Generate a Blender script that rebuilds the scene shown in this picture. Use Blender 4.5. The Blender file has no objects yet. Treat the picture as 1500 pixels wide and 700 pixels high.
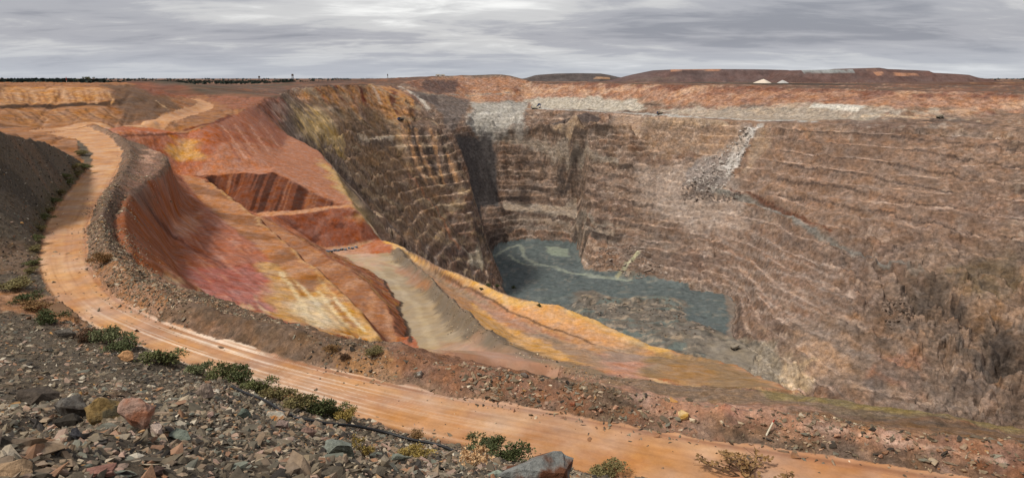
import bpy, math, random, time
import numpy as np
from mathutils import Vector, Matrix, geometry
T0 = time.time()
R = math.radians
random.seed(7)
rng = np.random.default_rng(11)

# ------------------------------------------------------------------ camera, world, sun, exposure
scene = bpy.context.scene
PITCH = math.atan(237 / 1000)
cam_data = bpy.data.cameras.new('camera')
cam_data.lens = 24.0
cam_data.sensor_width = 36.0
cam_data.clip_start = 0.3
cam_data.clip_end = 60000
camera = bpy.data.objects.new('camera', cam_data)
scene.collection.objects.link(camera)
camera.rotation_euler = (R(90) - PITCH, 0, 0)
scene.camera = camera

SUN_EL, SUN_AZ = 54.0, -115.0          # azimuth from +Y (view direction), positive to the right
world = bpy.data.worlds.new('World')
scene.world = world
world.use_nodes = True
wn, wl = world.node_tree.nodes, world.node_tree.links
wn.clear()
def WN(t, **k):
    n = wn.new(t)
    for a, b in k.items():
        setattr(n, a, b)
    return n
w_out = WN('ShaderNodeOutputWorld')
w_bg = WN('ShaderNodeBackground')
w_sky = WN('ShaderNodeTexSky', sky_type='NISHITA', sun_disc=False)
w_sky.sun_elevation = R(SUN_EL)
w_sky.sun_rotation = R(SUN_AZ)
w_sky.air_density = 1.5
w_sky.dust_density = 3.0
w_tc = WN('ShaderNodeTexCoord')
w_sep = WN('ShaderNodeSeparateXYZ')
wl.new(w_tc.outputs['Generated'], w_sep.inputs[0])
def WM(op, a, b=None, clamp=False):
    n = WN('ShaderNodeMath', operation=op, use_clamp=clamp)
    for i, v in enumerate((a, b)):
        if v is None: continue
        if isinstance(v, (int, float)): n.inputs[i].default_value = v
        else: wl.new(v, n.inputs[i])
    return n.outputs[0]
# clouds lie on a flat deck overhead: direction / height gives the place on the deck
w_h = WM('ADD', WM('MAXIMUM', w_sep.outputs[2], 0.0), 0.11)
w_cx = WM('DIVIDE', w_sep.outputs[0], w_h)
w_cy = WM('DIVIDE', w_sep.outputs[1], w_h)
w_comb = WN('ShaderNodeCombineXYZ')
wl.new(w_cx, w_comb.inputs[0]); wl.new(w_cy, w_comb.inputs[1])
def WNoise(scale, detail, rough, loc, stretch=(1, 1, 1), dist=0.0):
    mp = WN('ShaderNodeMapping')
    mp.inputs['Location'].default_value = loc
    mp.inputs['Scale'].default_value = stretch
    wl.new(w_comb.outputs[0], mp.inputs[0])
    n = WN('ShaderNodeTexNoise')
    n.inputs['Scale'].default_value = scale
    n.inputs['Detail'].default_value = detail
    n.inputs['Roughness'].default_value = rough
    n.inputs['Distortion'].default_value = dist
    wl.new(mp.outputs[0], n.inputs['Vector'])
    return n.outputs['Fac']
w_n1 = WNoise(0.5, 6, 0.52, (3.3, 1.7, 0), (0.75, 1.0, 1), 0.4)
w_n2 = WNoise(1.9, 7, 0.6, (9.1, 4.2, 2), (0.6, 1.0, 1), 0.5)
w_mix = WM('ADD', WM('MULTIPLY', w_n1, 0.66), WM('MULTIPLY', w_n2, 0.34))
w_ramp = WN('ShaderNodeValToRGB')
cr = w_ramp.color_ramp
cr.interpolation = 'EASE'
cr.elements[0].position = 0.37; cr.elements[0].color = (0.235, 0.245, 0.285, 1)
cr.elements[1].position = 0.66; cr.elements[1].color = (0.78, 0.78, 0.77, 1)
e = cr.elements.new(0.47); e.color = (0.345, 0.35, 0.385, 1)
e = cr.elements.new(0.55); e.color = (0.50, 0.50, 0.51, 1)
wl.new(w_mix, w_ramp.inputs[0])
# far cloud seen through a lot of air: pale blue-grey towards the horizon
w_hz = WN('ShaderNodeMapRange', interpolation_type='SMOOTHSTEP')
w_hz.inputs['From Min'].default_value = 0.0
w_hz.inputs['From Max'].default_value = 0.055
w_hz.inputs['To Min'].default_value = 0.6
w_hz.inputs['To Max'].default_value = 0.0
wl.new(w_sep.outputs[2], w_hz.inputs[0])
w_m1 = WN('ShaderNodeMixRGB')
wl.new(w_hz.outputs[0], w_m1.inputs[0])
wl.new(w_ramp.outputs[0], w_m1.inputs[1])
w_m1.inputs[2].default_value = (0.44, 0.47, 0.52, 1)
# a little of the clear sky shows through
w_skym = WN('ShaderNodeMixRGB', blend_type='MULTIPLY')
w_skym.inputs[0].default_value = 1.0
wl.new(w_sky.outputs[0], w_skym.inputs[1])
w_skym.inputs[2].default_value = (0.1, 0.1, 0.1, 1)
w_m2 = WN('ShaderNodeMixRGB')
w_m2.inputs[0].default_value = 0.93
wl.new(w_skym.outputs[0], w_m2.inputs[1])
wl.new(w_m1.outputs[0], w_m2.inputs[2])
wl.new(w_m2.outputs[0], w_bg.inputs[0])
w_bg.inputs[1].default_value = 0.60
wl.new(w_bg.outputs[0], w_out.inputs[0])

sun_data = bpy.data.lights.new('sun', 'SUN')
sun_data.energy = 1.5
sun_data.angle = R(10)
sun_data.color = (1.0, 0.95, 0.87)
sun = bpy.data.objects.new('sun', sun_data)
scene.collection.objects.link(sun)
sd = Vector((math.sin(R(SUN_AZ)) * math.cos(R(SUN_EL)), math.cos(R(SUN_AZ)) * math.cos(R(SUN_EL)), math.sin(R(SUN_EL))))
sun.rotation_euler = sd.to_track_quat('Z', 'Y').to_euler()

scene.view_settings.view_transform = 'Standard'
scene.view_settings.look = 'None'
scene.view_settings.exposure = 1.1
scene.view_settings.gamma = 1.0
scene.view_settings.use_curve_mapping = False
scene.cycles.max_bounces = 5
scene.cycles.diffuse_bounces = 3

# ------------------------------------------------------------------ helpers
cp, sp = math.cos(PITCH), math.sin(PITCH)
def ray(px, py):
    u, v = (px - 750) / 1000, (350 - py) / 1000
    return np.array((u, cp + v * sp, -sp + v * cp))
def at_z(px, py, z):
    d = ray(px, py); return d * (z / d[2])
def at_d(px, py, D):
    d = ray(px, py); return d * (D / d[1])
def project(x, y, z):
    c = y * cp - z * sp
    v = (y * sp + z * cp) / c
    return 750 + 1000 * x / c, 350 - 1000 * v, c

def hash2(ix, iy, seed):
    h = (ix.astype(np.int64) * 374761393 + iy.astype(np.int64) * 668265263 + seed * 1442695041) & 0xFFFFFFFF
    h = ((h ^ (h >> 13)) * 1274126177) & 0xFFFFFFFF
    return ((h ^ (h >> 16)) & 0xFFFF).astype(np.float32) / 32767.5 - 1.0
def noise2(x, y, seed=0):
    fx, fy = np.floor(x), np.floor(y)
    ix, iy = fx.astype(np.int64), fy.astype(np.int64)
    u, v = (x - fx).astype(np.float32), (y - fy).astype(np.float32)
    u = u * u * u * (u * (u * 6 - 15) + 10); v = v * v * v * (v * (v * 6 - 15) + 10)
    a, b = hash2(ix, iy, seed), hash2(ix + 1, iy, seed)
    c, d = hash2(ix, iy + 1, seed), hash2(ix + 1, iy + 1, seed)
    return a + (b - a) * u + (c - a) * v + (a - b - c + d) * u * v
def fbm2(x, y, oct=4, seed=0, gain=0.5):
    s = np.zeros(np.shape(x), np.float32); amp, tot = 1.0, 0.0
    for o in range(oct):
        s += amp * noise2(x * 2.03 ** o + 17.3 * o, y * 2.03 ** o - 9.1 * o, seed + o)
        tot += amp; amp *= gain
    return s / tot
def sst(a, b, x):
    t = np.clip((x - a) / (b - a), 0, 1); return t * t * (3 - 2 * t)
def lin(c):
    c = np.asarray(c, float) / 255.0
    return np.where(c <= 0.04045, c / 12.92, ((c + 0.055) / 1.055) ** 2.4)

# ------------------------------------------------------------------ breaklines of the ground: pixel + height (or d = distance) -> point in the place
LINES = []
def cat(pts, n=6):
    P = np.asarray(pts, float)
    if len(P) < 3: return P
    Q = np.vstack([2 * P[0] - P[1], P, 2 * P[-1] - P[-2]])
    out = []
    for i in range(1, len(Q) - 2):
        p0, p1, p2, p3 = Q[i - 1:i + 3]
        for k in range(n):
            t = k / n
            out.append(0.5 * (2 * p1 + (p2 - p0) * t + (2 * p0 - 5 * p1 + 4 * p2 - p3) * t * t + (3 * p1 - p0 - 3 * p2 + p3) * t ** 3))
    out.append(P[-1])
    return np.array(out)
def pts(s, z=None):
    out = []
    for tok in s.split():
        f = tok.split(',')
        px, py = float(f[0]), float(f[1])
        if len(f) == 2: out.append(at_z(px, py, z))
        elif f[2][0] == 'd': out.append(at_d(px, py, float(f[2][1:])))
        else: out.append(at_z(px, py, float(f[2])))
    return np.array(out)
def line(P, n=6, add=True):
    L = cat(P, n) if n else np.asarray(P)
    if add: LINES.append(L)
    return L
def offset(L, d, dz=0.0, z=None):
    """shift a plan polyline to its left by d (left of travel)"""
    t = np.gradient(L[:, :2], axis=0)
    t /= np.linalg.norm(t, axis=1, keepdims=True) + 1e-9
    O = L.copy()
    O[:, 0] += -t[:, 1] * d; O[:, 1] += t[:, 0] * d
    if z is not None: O[:, 2] = z
    else: O[:, 2] += dz
    return O

# near road, running from the far left bend down to the right
LE = line(pts('66,197 100,201 128,216 134,240 112,268 86,300 68,330 57,370 60,402 78,434 108,463 160,489 225,517 300,545 400,578 540,620 660,650 800,681 900,708 1020,738 1200,785', -20))
RE = line(pts('130,186 165,205 178,225 172,250 158,275 140,300 129,335 130,378 146,410 178,440 240,470 330,500 420,525 520,549 640,575 760,595 900,620 1050,646 1200,668 1350,690 1500,712 1700,742', -20))
LEs = LE
# scree bank of the lookout: toe on the road's edge, crest running past the camera
dirt = np.array((0.625, -0.78)); nrm = np.array((-0.78, -0.625))
toeA = np.array((-150.0, 199.0))
def scree_line(off, z, lo=-40, hi=150):
    base = at_z(660, 650, -20)[:2]
    return np.array([np.append(base + dirt * s + nrm * off, z) for s in np.linspace(-hi, -lo, 14)])
TN = line(pts('-200,436,-18.5 0,455,-19.2 60,463,-19.7 108,469,-20 160,489,-20'), add=False)
LINES.append(TN)
BR = line(pts('-250,630,d6.5 -50,660,d8 100,690,d9.5 350,705,d11 600,703,d11.5 800,702,d11 950,715,d11 1300,760,d10.5'))
SC1 = line(np.array([(-40, -14, -3.4), (-14, -2, -3.5), (0, 1.5, -3.5), (14, 0, -3.5), (40, -12, -3.4)]), 0)
SC3 = line(np.array([(-60, -24, -3.2), (60, -24, -3.2)]), 0)
# bank left of the road: crest and foot
LBK = line(pts('-200,165,d78 -100,176,d84 0,190,d95 40,199,d110 65,206,d122 100,221,d138 125,237,d151'))
LBF = line(pts('-200,405,-18 0,424,-19.2 40,428,-19.8 78,434,-20'), add=False)
LINES.append(LBF)
LINES.append(offset(LBK, 16, z=-18.5))
# berm on the pit side of the road
BC = line(offset(RE, 1.9, dz=1.35), 0)
BF = line(offset(RE, 4.2, dz=-0.3), 0)
# rim of the red cut, then the outer edge of the near bench
RIM1 = line(pts('158,193 176,201 205,211 232,222 249,233 240,246 222,262 204,279 184,292 170,310 165,330 171,355 200,385 245,411 330,440 400,464 470,483 540,496 600,507', -21))
RIM2 = line(pts('600,507,-21 660,519,-22 720,529,-22.6 780,545,-23.5 850,560,-25 950,578,-25.5 1050,593,-25 1200,617,-24 1350,641,-23 1500,664,-22.5 1700,692,-22'))
RF = line(offset(line(pts('600,507,-22 660,519,-22 720,529,-22.6 770,543,-23.4'), add=False), 13, z=None), 0, add=False)
RF[:, 2] = np.linspace(-47, -33, len(RF)); LINES.append(RF)
# windrow on the ramp, going over into the outer edge of the near bench
OE = line(pts('585,372,-60 600,388,-58.5 640,428,-54 680,470,-47 720,498,-42 780,522,-38 840,543,-34.5 900,553,-32.5 1000,566,-30 1090,573,-28.5 1160,584,-27.5 1250,593,-27 1400,611,-26 1500,625,-25.5 1700,650,-25'))
OEr = OE[OE[:, 0] > 31]
LINES.append(offset(OEr, 26, dz=-38))
LINES.append(offset(OEr[OEr[:, 0] > 40], 120, z=-190.0))
# red cut: benches U and V, then the floor
UI = line(pts('262,255 300,300 345,338 400,382 450,424 500,470 530,500', -38))
def mixl(A, B, t, n=80):
    """the line a share t of the way from A to B"""
    f = lambda L: np.stack([np.interp(np.linspace(0, 1, n), np.linspace(0, 1, len(L)), L[:, k]) for k in range(3)], 1)
    t = np.asarray(t)[:, None] if np.ndim(t) else t
    return f(A) * (1 - t) + f(B) * t
# the cliff under the rim is steep above and runs out gently below
q = np.linspace(0, 1, 48)
CC = mixl(RIM1[18:-4], UI, 0.26 + 0.1 * q, 48)
CC[:, 2] = -21 - 17 * (0.64 - 0.26 * np.clip((q - 0.45) / 0.5, 0, 1))
line(CC[1:-2], 0)
CD = mixl(RIM1[18:-4], UI, 0.6, 48)
CD[:, 2] = -21 - 17 * (0.86 - 0.2 * np.clip((q - 0.45) / 0.5, 0, 1))
line(CD[1:-2], 0)
UO = line(pts('300,262 337,287 397,336 416,353 460,390 510,433 545,478 556,496', -38.6))
VI = line(offset(UO, 5.5, z=-47.0), 0)
VO = line(pts('385,317 430,344 476,372 520,400 550,430 574,462 580,492', -47.5))
RL = line(pts('490,372,-60 515,384,-59.5 560,410,-57.5 582,440,-55 592,475,-52 602,503,-50'))
RC = line(pts('545,366,-60 585,402,-58.8 618,440,-54.8 645,478,-50 672,508,-44'))
# end wall of the cut
ET = line(pts('150,193,-22 180,199,-25 230,197,-25 275,195,-24'))
TR = line(pts('275,195,-24 300,186,-22 335,169,-20 360,160,-19 400,142,-18 430,130,-16 445,127,d1000 500,123,d1150 570,124,d1420'))
EB1 = line(pts('690,170,d1960 780,163,d2000 860,166,d1900 960,169,d1760 1060,176,d1570 1120,179,d1480 1270,184,d1330 1390,180,d1290 1500,192,d1200 1620,200,d1120 1800,210,d1020'))
EF1 = line(pts('285,257 350,253 398,251 409,226 421,202', -38.5))
EB2 = line(pts('372,313 420,309 480,303 508,300', -49))
EF2 = line(pts('388,318 430,313 490,306 514,305', -49.5))
EFL = line(pts('470,364 520,359 546,353 558,350', -60))
SPUR = line(pts('424,199,-38.5 468,222,-44 498,262,-47 522,305,-50 543,334,-56 558,350,-60'))
LINES.append(offset(SPUR, 60, dz=-75))
LINES.append(offset(SPUR, 150, dz=-190))
# shelf: second road and outer yellow edge
R2L = line(pts('620,396 680,440 740,480 800,514 860,537 930,548', -61))
R2R = line(pts('600,376 650,412 720,454 800,490 860,512 930,530 1000,542', -61.5))
SE = line(pts('558,350,-60 600,364,-58.5 640,386,-58 690,407,-58 740,429,-58.5 800,444,-59 850,457,-60 900,480,-61 960,505,-61.5 1010,519,-60 1050,524,-55 1095,543,-44 1130,560,-35 1175,580,-30'))
LINES.append(offset(SE, 40, dz=-62))
LINES.append(offset(SE, 150, dz=-190))
SEe = SE
# far wall of the pit
RIM = line(pts('585,122,d1950 620,117,d2050 650,111,d2150 700,110,d2200 745,110,d2200 770,117,d2180 800,122,d2150 860,121,d2080 900,122,d2020 1000,124,d1850 1100,126,d1720 1200,129,d1610 1300,132,d1510 1400,134,d1440 1500,137,d1380 1620,142,d1300 1800,150,d1200'))
WTOP = line(pts('770,147,d2110 820,142,d2060 870,141,d1990 940,148,d1880 1000,154,d1760 1100,155,d1620 1270,157,d1450 1370,160,d1395 1500,166,d1325 1620,172,d1250 1800,180,d1150'))
WT = line(pts('770,158,d2070 900,161,d1900 1000,167,d1710 1100,170,d1580 1200,173,d1480 1270,175,d1420 1380,172,d1370 1500,178,d1300 1620,184,d1230 1800,192,d1130'))
B1 = line(pts('690,170,d1790 780,163,d1800 860,166,d1700 960,169,d1640 1060,176,d1530 1120,179,d1460 1270,184,d1330 1390,180,d1290 1500,192,d1200 1620,200,d1120 1800,210,d1020'))
LG = line(pts('726,197,d1862 780,194,d1850 860,191,d1780 930,187,d1720 1000,181,d1650'))
CH1 = line(pts('664,196,d1840 720,197,d1858'), 0)
CH2 = line(pts('688,297,d1640 727,298,d1665'), 0)
LINES.append(pts('603,138,d1800 640,139,d2000 690,139,d2090 740,137,d2110'))
FLOOR = line(pts('1077,445 1064,431 1020,424 960,415 905,408 862,403 850,392 845,364 800,357 760,355 728,364', -400), 3)
TOE = line(pts('1077,445 1073,490 1110,520 1200,600 1350,640 1500,665 1700,690', -400), 3)
FN = line(pts('728,364,-400 722,385,-398 735,405,-400 760,470,-400 850,500,-400 950,525,-400 1050,545,-400 1150,640,-400 1300,740,-400 1500,800,-400'), 3)
# the long wall between them, swept from bench to toe
Pt = pts('860,191,d1780 950,186,d1700 1060,176,d1570 1120,179,d1480 1190,181,d1400 1270,184,d1330 1390,180,d1290 1500,192,d1200 1620,200,d1120 1800,210,d1020')
Pb = pts('862,403 930,411 1000,421 1064,431 1079,452 1100,510 1230,612 1400,650 1560,675 1700,690', -400)
for f in (0.15, 0.3, 0.45, 0.6, 0.75, 0.9):
    sag = 26 * math.sin(math.pi * f)
    Pm = Pt * (1 - f) + Pb * f
    Pm[:, 2] -= sag * 0.6
    line(Pm, 5)
Pt = pts('735,197,d1860 780,194,d1850 825,192,d1815 860,191,d1780')
Pb = pts('732,362 780,356 843,362 862,403', -400)
for f in (0.2, 0.4):
    Pm = Pt * (1 - f) + Pb * f
    line(Pm[:3], 3)
LF2 = line(pts('735,308,d1690 790,311,d1684 845,319,d1650'), 3)
LK2 = line(pts('735,299,d1728 790,301,d1722 845,308,d1690'), 3)
# left wall of the pit and its nose
NOSE = line(pts('570,124,d1420 600,140,d1370 626,158,d1350 656,200,d1330 678,250,d1290 690,290,d1250 695,345,d1210 702,392,d1190'))
for off, z in ((32, -62), (92, -150), (158, -240), (232, -335)):
    P = []
    for D in (520, 640, 780, 920, 1060, 1180):
        i = np.argmin(abs(TR[:, 1] - D)); P.append((TR[i, 0] + off * min(1, (D + 100) / 900), D, z * min(1, (D + 300) / 1000)))
    line(np.array(P), 3)
LINES.append(np.array([(-250, 1600, -60), (-180, 1640, -140), (-120, 1560, -280), (-80, 1480, -390.0)]))
# left banks above the road, plain all round
LB0 = line(pts('-150,188,d225 0,186,d268 60,188,d283 120,180,d300 180,177,d315'))
LB1 = line(pts('-150,156,d255 0,156,d300 80,157,d318 140,154,d328 190,150,d345 215,146,d360'))
LB2 = line(pts('-150,153,d262 0,152,d307 80,152,d325 140,149,d335 190,145,d352 215,141,d367'))
LB3 = line(pts('-150,126,d285 0,126,d335 80,126,d352 145,127,d362'))
LINES.append(pts('-150,121,d450 0,121,d480 90,121,d490'))
LINES.append(pts('158,123,d440 200,122,d470 232,131,d450 258,141,d440'))
LINES.append(pts('180,120,d700 230,119.5,d740 262,122,d700 285,131,d660 305,139,d620'))
R3 = pts('66,193,-20 130,183,-20 180,183,-20 232,177,-19.5 282,165,-19 301,156,-18.5 290,148,-17.5 262,144,-17 225,141,-16.5')
R3 = cat(R3)
LINES.append(R3)
for D, z in ((2600, -24), (5000, -26), (13500, -30)):
    LINES.append(np.array([(a * D, D, z) for a in np.linspace(-1.4, 1.4, 9)]))
LINES.append(np.array([(-500, 500, -16), (-560, 900, -20), (-700, 1500, -22), (-800, 2000, -22.0)]))
LINES.append(np.array([(-420, 800, -18), (-430, 1200, -20), (-420, 1700, -22.0)]))
LINES.append(np.array([(-300, 120, -12), (-600, 200, -14), (-1200, 300, -16.0)]))
LINES.append(np.array([(120, 10, -20.0), (200, 20, -24), (1200, 100, -24), (2500, 1500, -24)]))

# ------------------------------------------------------------------ triangulate the breaklines, sample heights
V2, E2, ZZ = [], [], []
for L in LINES:
    b = len(V2)
    for p in L:
        V2.append(Vector((p[0], p[1]))); ZZ.append(p[2])
    E2 += [(b + i, b + i + 1) for i in range(len(L) - 1)]
cv, ce, cf, ov, oe, of = geometry.delaunay_2d_cdt(V2, E2, [], 0, 0.02)
cv = np.array([(v[0], v[1]) for v in cv])
cz = np.full(len(cv), np.nan)
for i, o in enumerate(ov):
    if o: cz[i] = np.mean([ZZ[j] for j in o])
for i in np.where(np.isnan(cz))[0]:
    d = np.hypot(*(cv - cv[i]).T); d[np.isnan(cz)] = 1e9
    k = np.argsort(d)[:3]; w = 1 / (d[k] + 1e-3)
    cz[i] = (cz[k] * w).sum() / w.sum()
OY = -25.0
NA, NK = 1090, 4000
A0, A1 = -0.92, 0.92
S0, S1 = 6.0, 13000.0
av = np.linspace(A0, A1, NA)
lk = np.linspace(math.log(S0), math.log(S1), NK)
sk = np.exp(lk)
H = np.full((NA, NK), -24.0, np.float32)
da = av[1] - av[0]; dl = lk[1] - lk[0]
for tri in cf:
    p = cv[list(tri)]; z = cz[list(tri)]
    s = p[:, 1] - OY
    if s.max() < S0: continue
    s = np.maximum(s, 1.0)
    a = p[:, 0] / s
    i0, i1 = int(max(0, math.ceil((a.min() - A0) / da))), int(min(NA - 1, math.floor((a.max() - A0) / da)))
    k0, k1 = int(max(0, math.ceil((math.log(s.min()) - lk[0]) / dl))), int(min(NK - 1, math.floor((math.log(s.max()) - lk[0]) / dl)))
    if i1 < i0 or k1 < k0: continue
    Y = sk[None, k0:k1 + 1] + OY; X = av[i0:i1 + 1, None] * sk[None, k0:k1 + 1]
    (x1, y1), (x2, y2), (x3, y3) = p
    det = (y2 - y3) * (x1 - x3) + (x3 - x2) * (y1 - y3)
    if abs(det) < 1e-9: continue
    w1 = ((y2 - y3) * (X - x3) + (x3 - x2) * (Y - y3)) / det
    w2 = ((y3 - y1) * (X - x3) + (x1 - x3) * (Y - y3)) / det
    w3 = 1 - w1 - w2
    m = (w1 >= -1e-6) & (w2 >= -1e-6) & (w3 >= -1e-6)
    H[i0:i1 + 1, k0:k1 + 1][m] = (w1 * z[0] + w2 * z[1] + w3 * z[2])[m]
# weathered, not knife-sharp edges
def blur(M, n, ax):
    for _ in range(n):
        M = 0.25 * np.roll(M, 1, ax) + 0.5 * M + 0.25 * np.roll(M, -1, ax)
    return M
Hb = blur(blur(H, 3, 0), 5, 1); Hb[:3] = H[:3]; Hb[-3:] = H[-3:]; Hb[:, :6] = H[:, :6]; Hb[:, -6:] = H[:, -6:]
H = Hb
def height(x, y):
    s = np.maximum(y - OY, S0); a = x / s
    fi = np.clip((a - A0) / da, 0, NA - 1.001); fk = np.clip((np.log(s) - lk[0]) / dl, 0, NK - 1.001)
    i = fi.astype(int); k = fk.astype(int); u = fi - i; v = fk - k
    return (H[i, k] * (1 - u) + H[i + 1, k] * u) * (1 - v) + (H[i, k + 1] * (1 - u) + H[i + 1, k + 1] * u) * v
TT = np.exp(np.linspace(math.log(4), math.log(12000), 5000))
def hit(px, py):
    d = ray(px, py)
    P = d[None] * TT[:, None]
    h = height(P[:, 0], P[:, 1])
    k = np.argmax(P[:, 2] <= h)
    if P[k, 2] > h[k]: return None
    return np.array((P[k, 0], P[k, 1], h[k]))
print('tin', len(cv), len(cf), 'lines', len(LINES), time.time() - T0)

# ------------------------------------------------------------------ ground mesh: rows spaced by how much of the picture a stretch of ground fills
def box(M, n, ax):
    for _ in range(3):
        P = np.concatenate([np.repeat(np.take(M, [0], ax), n + 1, ax), M, np.repeat(np.take(M, [-1], ax), n, ax)], ax)
        C = np.cumsum(P, ax, dtype=np.float64)
        L = M.shape[ax]
        M = (np.take(C, range(2 * n + 1, 2 * n + 1 + L), ax) - np.take(C, range(0, L), ax)) / (2 * n + 1)
    return M
s = sk[None, :]; X = av[:, None] * s; Y = np.broadcast_to(s + OY, X.shape)
inv = (Y > 5) & (np.abs(X) < 0.93 * Y)
e = np.where(inv, H / np.maximum(Y, 1.5), -5)
rm = np.maximum.accumulate(e, 1)
vis = (e >= rm - 2e-3).astype(np.float32)
de = np.abs(np.diff(np.clip(e, -0.75, 0.2), axis=1, prepend=-0.75)); de[np.roll(~inv, 1, 1)] = 0
w = de * (0.06 + 0.94 * box(vis, 4, 0)) + 0.00004 + 0.00045 * ((Y > 9) & (Y < 60)) + 0.00022 * ((Y >= 60) & (Y < 300) & (H > -66))
w = box(box(w, 10, 0), 4, 1)
NR = 815
cdf = np.cumsum(w, 1); cdf = (cdf - cdf[:, :1]) / (cdf[:, -1:] - cdf[:, :1])
tt = np.linspace(0, 1, NR)
S = np.exp(np.stack([np.interp(tt, cdf[i], lk) for i in range(NA)]))
X = (av[:, None] * S).ravel(); Y = (S + OY).ravel()
N = NA * NR
# breaklines wander a little: sample the heights at warped places
D0 = np.maximum(Y, 8)
def warp(x, y, seed):
    out = np.zeros_like(x)
    for lo, hi, wl, amp in ((-99, 70, 2.2, 0.28), (70, 420, 7.0, 1.0), (420, 1e9, 42.0, 9.0)):
        m = (y >= lo) & (y < hi)
        if m.any():
            f = np.minimum(1, np.minimum((y[m] - lo) / (0.2 * min(hi, 900)) + (lo < 0), (hi - y[m]) / (0.2 * min(hi, 1e6)) + 0.25))
            out[m] = fbm2(x[m] / wl, y[m] / wl, 3, seed) * amp * f
    return out
WX, WY = warp(X, Y, 21), warp(X, Y, 57)
Z = height(X + WX * 0.8, Y + WY * 0.8)
Zb = Z.copy()
XW, YW = X + WX, Y + WY
slope = None
print('grid', N, time.time() - T0)

# ---- which part of the place a vertex belongs to (plan polygons made of the breaklines)
def inside(poly, x=None, y=None):
    x = XW if x is None else x; y = YW if y is None else y
    P = np.asarray(poly)[:, :2]
    r = np.zeros(len(x), bool)
    idx = np.where((x >= P[:, 0].min()) & (x <= P[:, 0].max()) & (y >= P[:, 1].min()) & (y <= P[:, 1].max()))[0]
    if not len(idx): return r
    xs, ys = x[idx], y[idx]; c = np.zeros(len(idx), bool)
    for (xa, ya), (xb, yb) in zip(P, np.roll(P, -1, 0)):
        if ya == yb: continue
        k = (ya > ys) != (yb > ys)
        c ^= k & (xs < (xb - xa) * (ys - ya) / (yb - ya) + xa)
    r[idx] = c
    return r
def dist(P, x, y, closed=False):
    P = np.asarray(P)[:, :2]
    d = np.full(len(x), 1e18); arc = np.zeros(len(x)); acc = 0.0
    Q = np.roll(P, -1, 0) if closed else P[1:]
    for (xa, ya), (xb, yb) in zip(P, Q):
        ex, ey = xb - xa, yb - ya; l2 = ex * ex + ey * ey + 1e-12
        t = np.clip(((x - xa) * ex + (y - ya) * ey) / l2, 0, 1)
        dd = (x - xa - t * ex) ** 2 + (y - ya - t * ey) ** 2
        k = dd < d
        d[k] = dd[k]; arc[k] = acc + t[k] * math.sqrt(l2)
        acc += math.sqrt(l2)
    return np.sqrt(d), arc
rev = lambda L: L[::-1]
P_ROAD = np.vstack([LE, rev(RE)])
P_SCREE = np.vstack([[(-90, -24, 0)], TN, LE[np.argmin(np.hypot(*(LE[:, :2] - TN[-1, :2]).T)):], [(60, -24, 0)]])
iL = np.argmin(np.hypot(*(LE[:, :2] - LBF[-1, :2]).T))
P_BANK = np.vstack([LBF, rev(LE[8:iL]), rev(LBK)])
P_PIT = np.vstack([TR[TR[:, 1] > 520], RIM, [(2400, 900, 0), (900, 20, 0)], rev(OE[OE[:, 0] > 24.5]), rev(SE), rev(SPUR), [TR[np.argmin(abs(TR[:, 1] - 470))]]])
P_CUT = np.vstack([RIM1, RIM2[:8], rev(RF)[:1], OE[20:40], rev(SE)[:1], rev(SE), rev(SPUR), rev(TR[TR[:, 1] < 470]), rev(ET)])
P_FLOOR = np.vstack([FLOOR, FN[3:20], rev(TOE[:7])])
P_NEAR = np.vstack([RE, rev(OE[OE[:, 0] > -9]), rev(RIM1)])
P_LEDGE = np.vstack([B1[:26], rev(LG)])
Q_PLAIN, Q_LEFT, Q_NEAR, Q_ROAD, Q_SCREE, Q_CUT, Q_PIT, Q_FLOOR, Q_RAMP = range(9)
zone = np.full(N, Q_PLAIN, np.int8)
zone[(Y < 620) & (XW < -40)] = Q_LEFT
zone[inside(P_PIT)] = Q_PIT
zone[inside(P_CUT)] = Q_CUT
zone[inside(P_NEAR) & (zone != Q_CUT)] = Q_NEAR
zone[(zone != Q_PIT) & (zone != Q_CUT) & (X > -20) & (Y < 140) & (Y > 20)] = Q_NEAR
zone[(Y < 100) & (zone == Q_LEFT)] = Q_NEAR
P_RAMP = np.vstack([RL, RF, OE[(OE[:, 1] < 82) & (OE[:, 1] > 70)][:1], rev(OE[OE[:, 1] >= 82])])
m = inside(P_RAMP) & (YW > 70)
zone[m] = Q_RAMP
zone[inside(P_FLOOR)] = Q_FLOOR
zone[(Z < -392) & (zone == Q_PIT) & (Y > 900) & (X < 345)] = Q_FLOOR
zone[(Y < 90) & (X > 20) & (zone == Q_PIT) & (Z > -31)] = Q_NEAR
zone[inside(P_SCREE)] = Q_SCREE
zone[inside(P_BANK)] = Q_SCREE
nx = fbm2(X / 1.1, Y / 1.1, 3, 23) * np.where(Y < 110, 0.2, 0.0)
zone[inside(P_ROAD, XW + nx, YW + nx * 0.8)] = Q_ROAD
r3d, r3a = np.full(N, 99.0), np.zeros(N)
m = (Y > 230) & (Y < 700) & (X < -60)
r3d[m], r3a[m] = dist(R3, XW[m], YW[m])
zone[(r3d < 5.0)] = Q_ROAD

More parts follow.
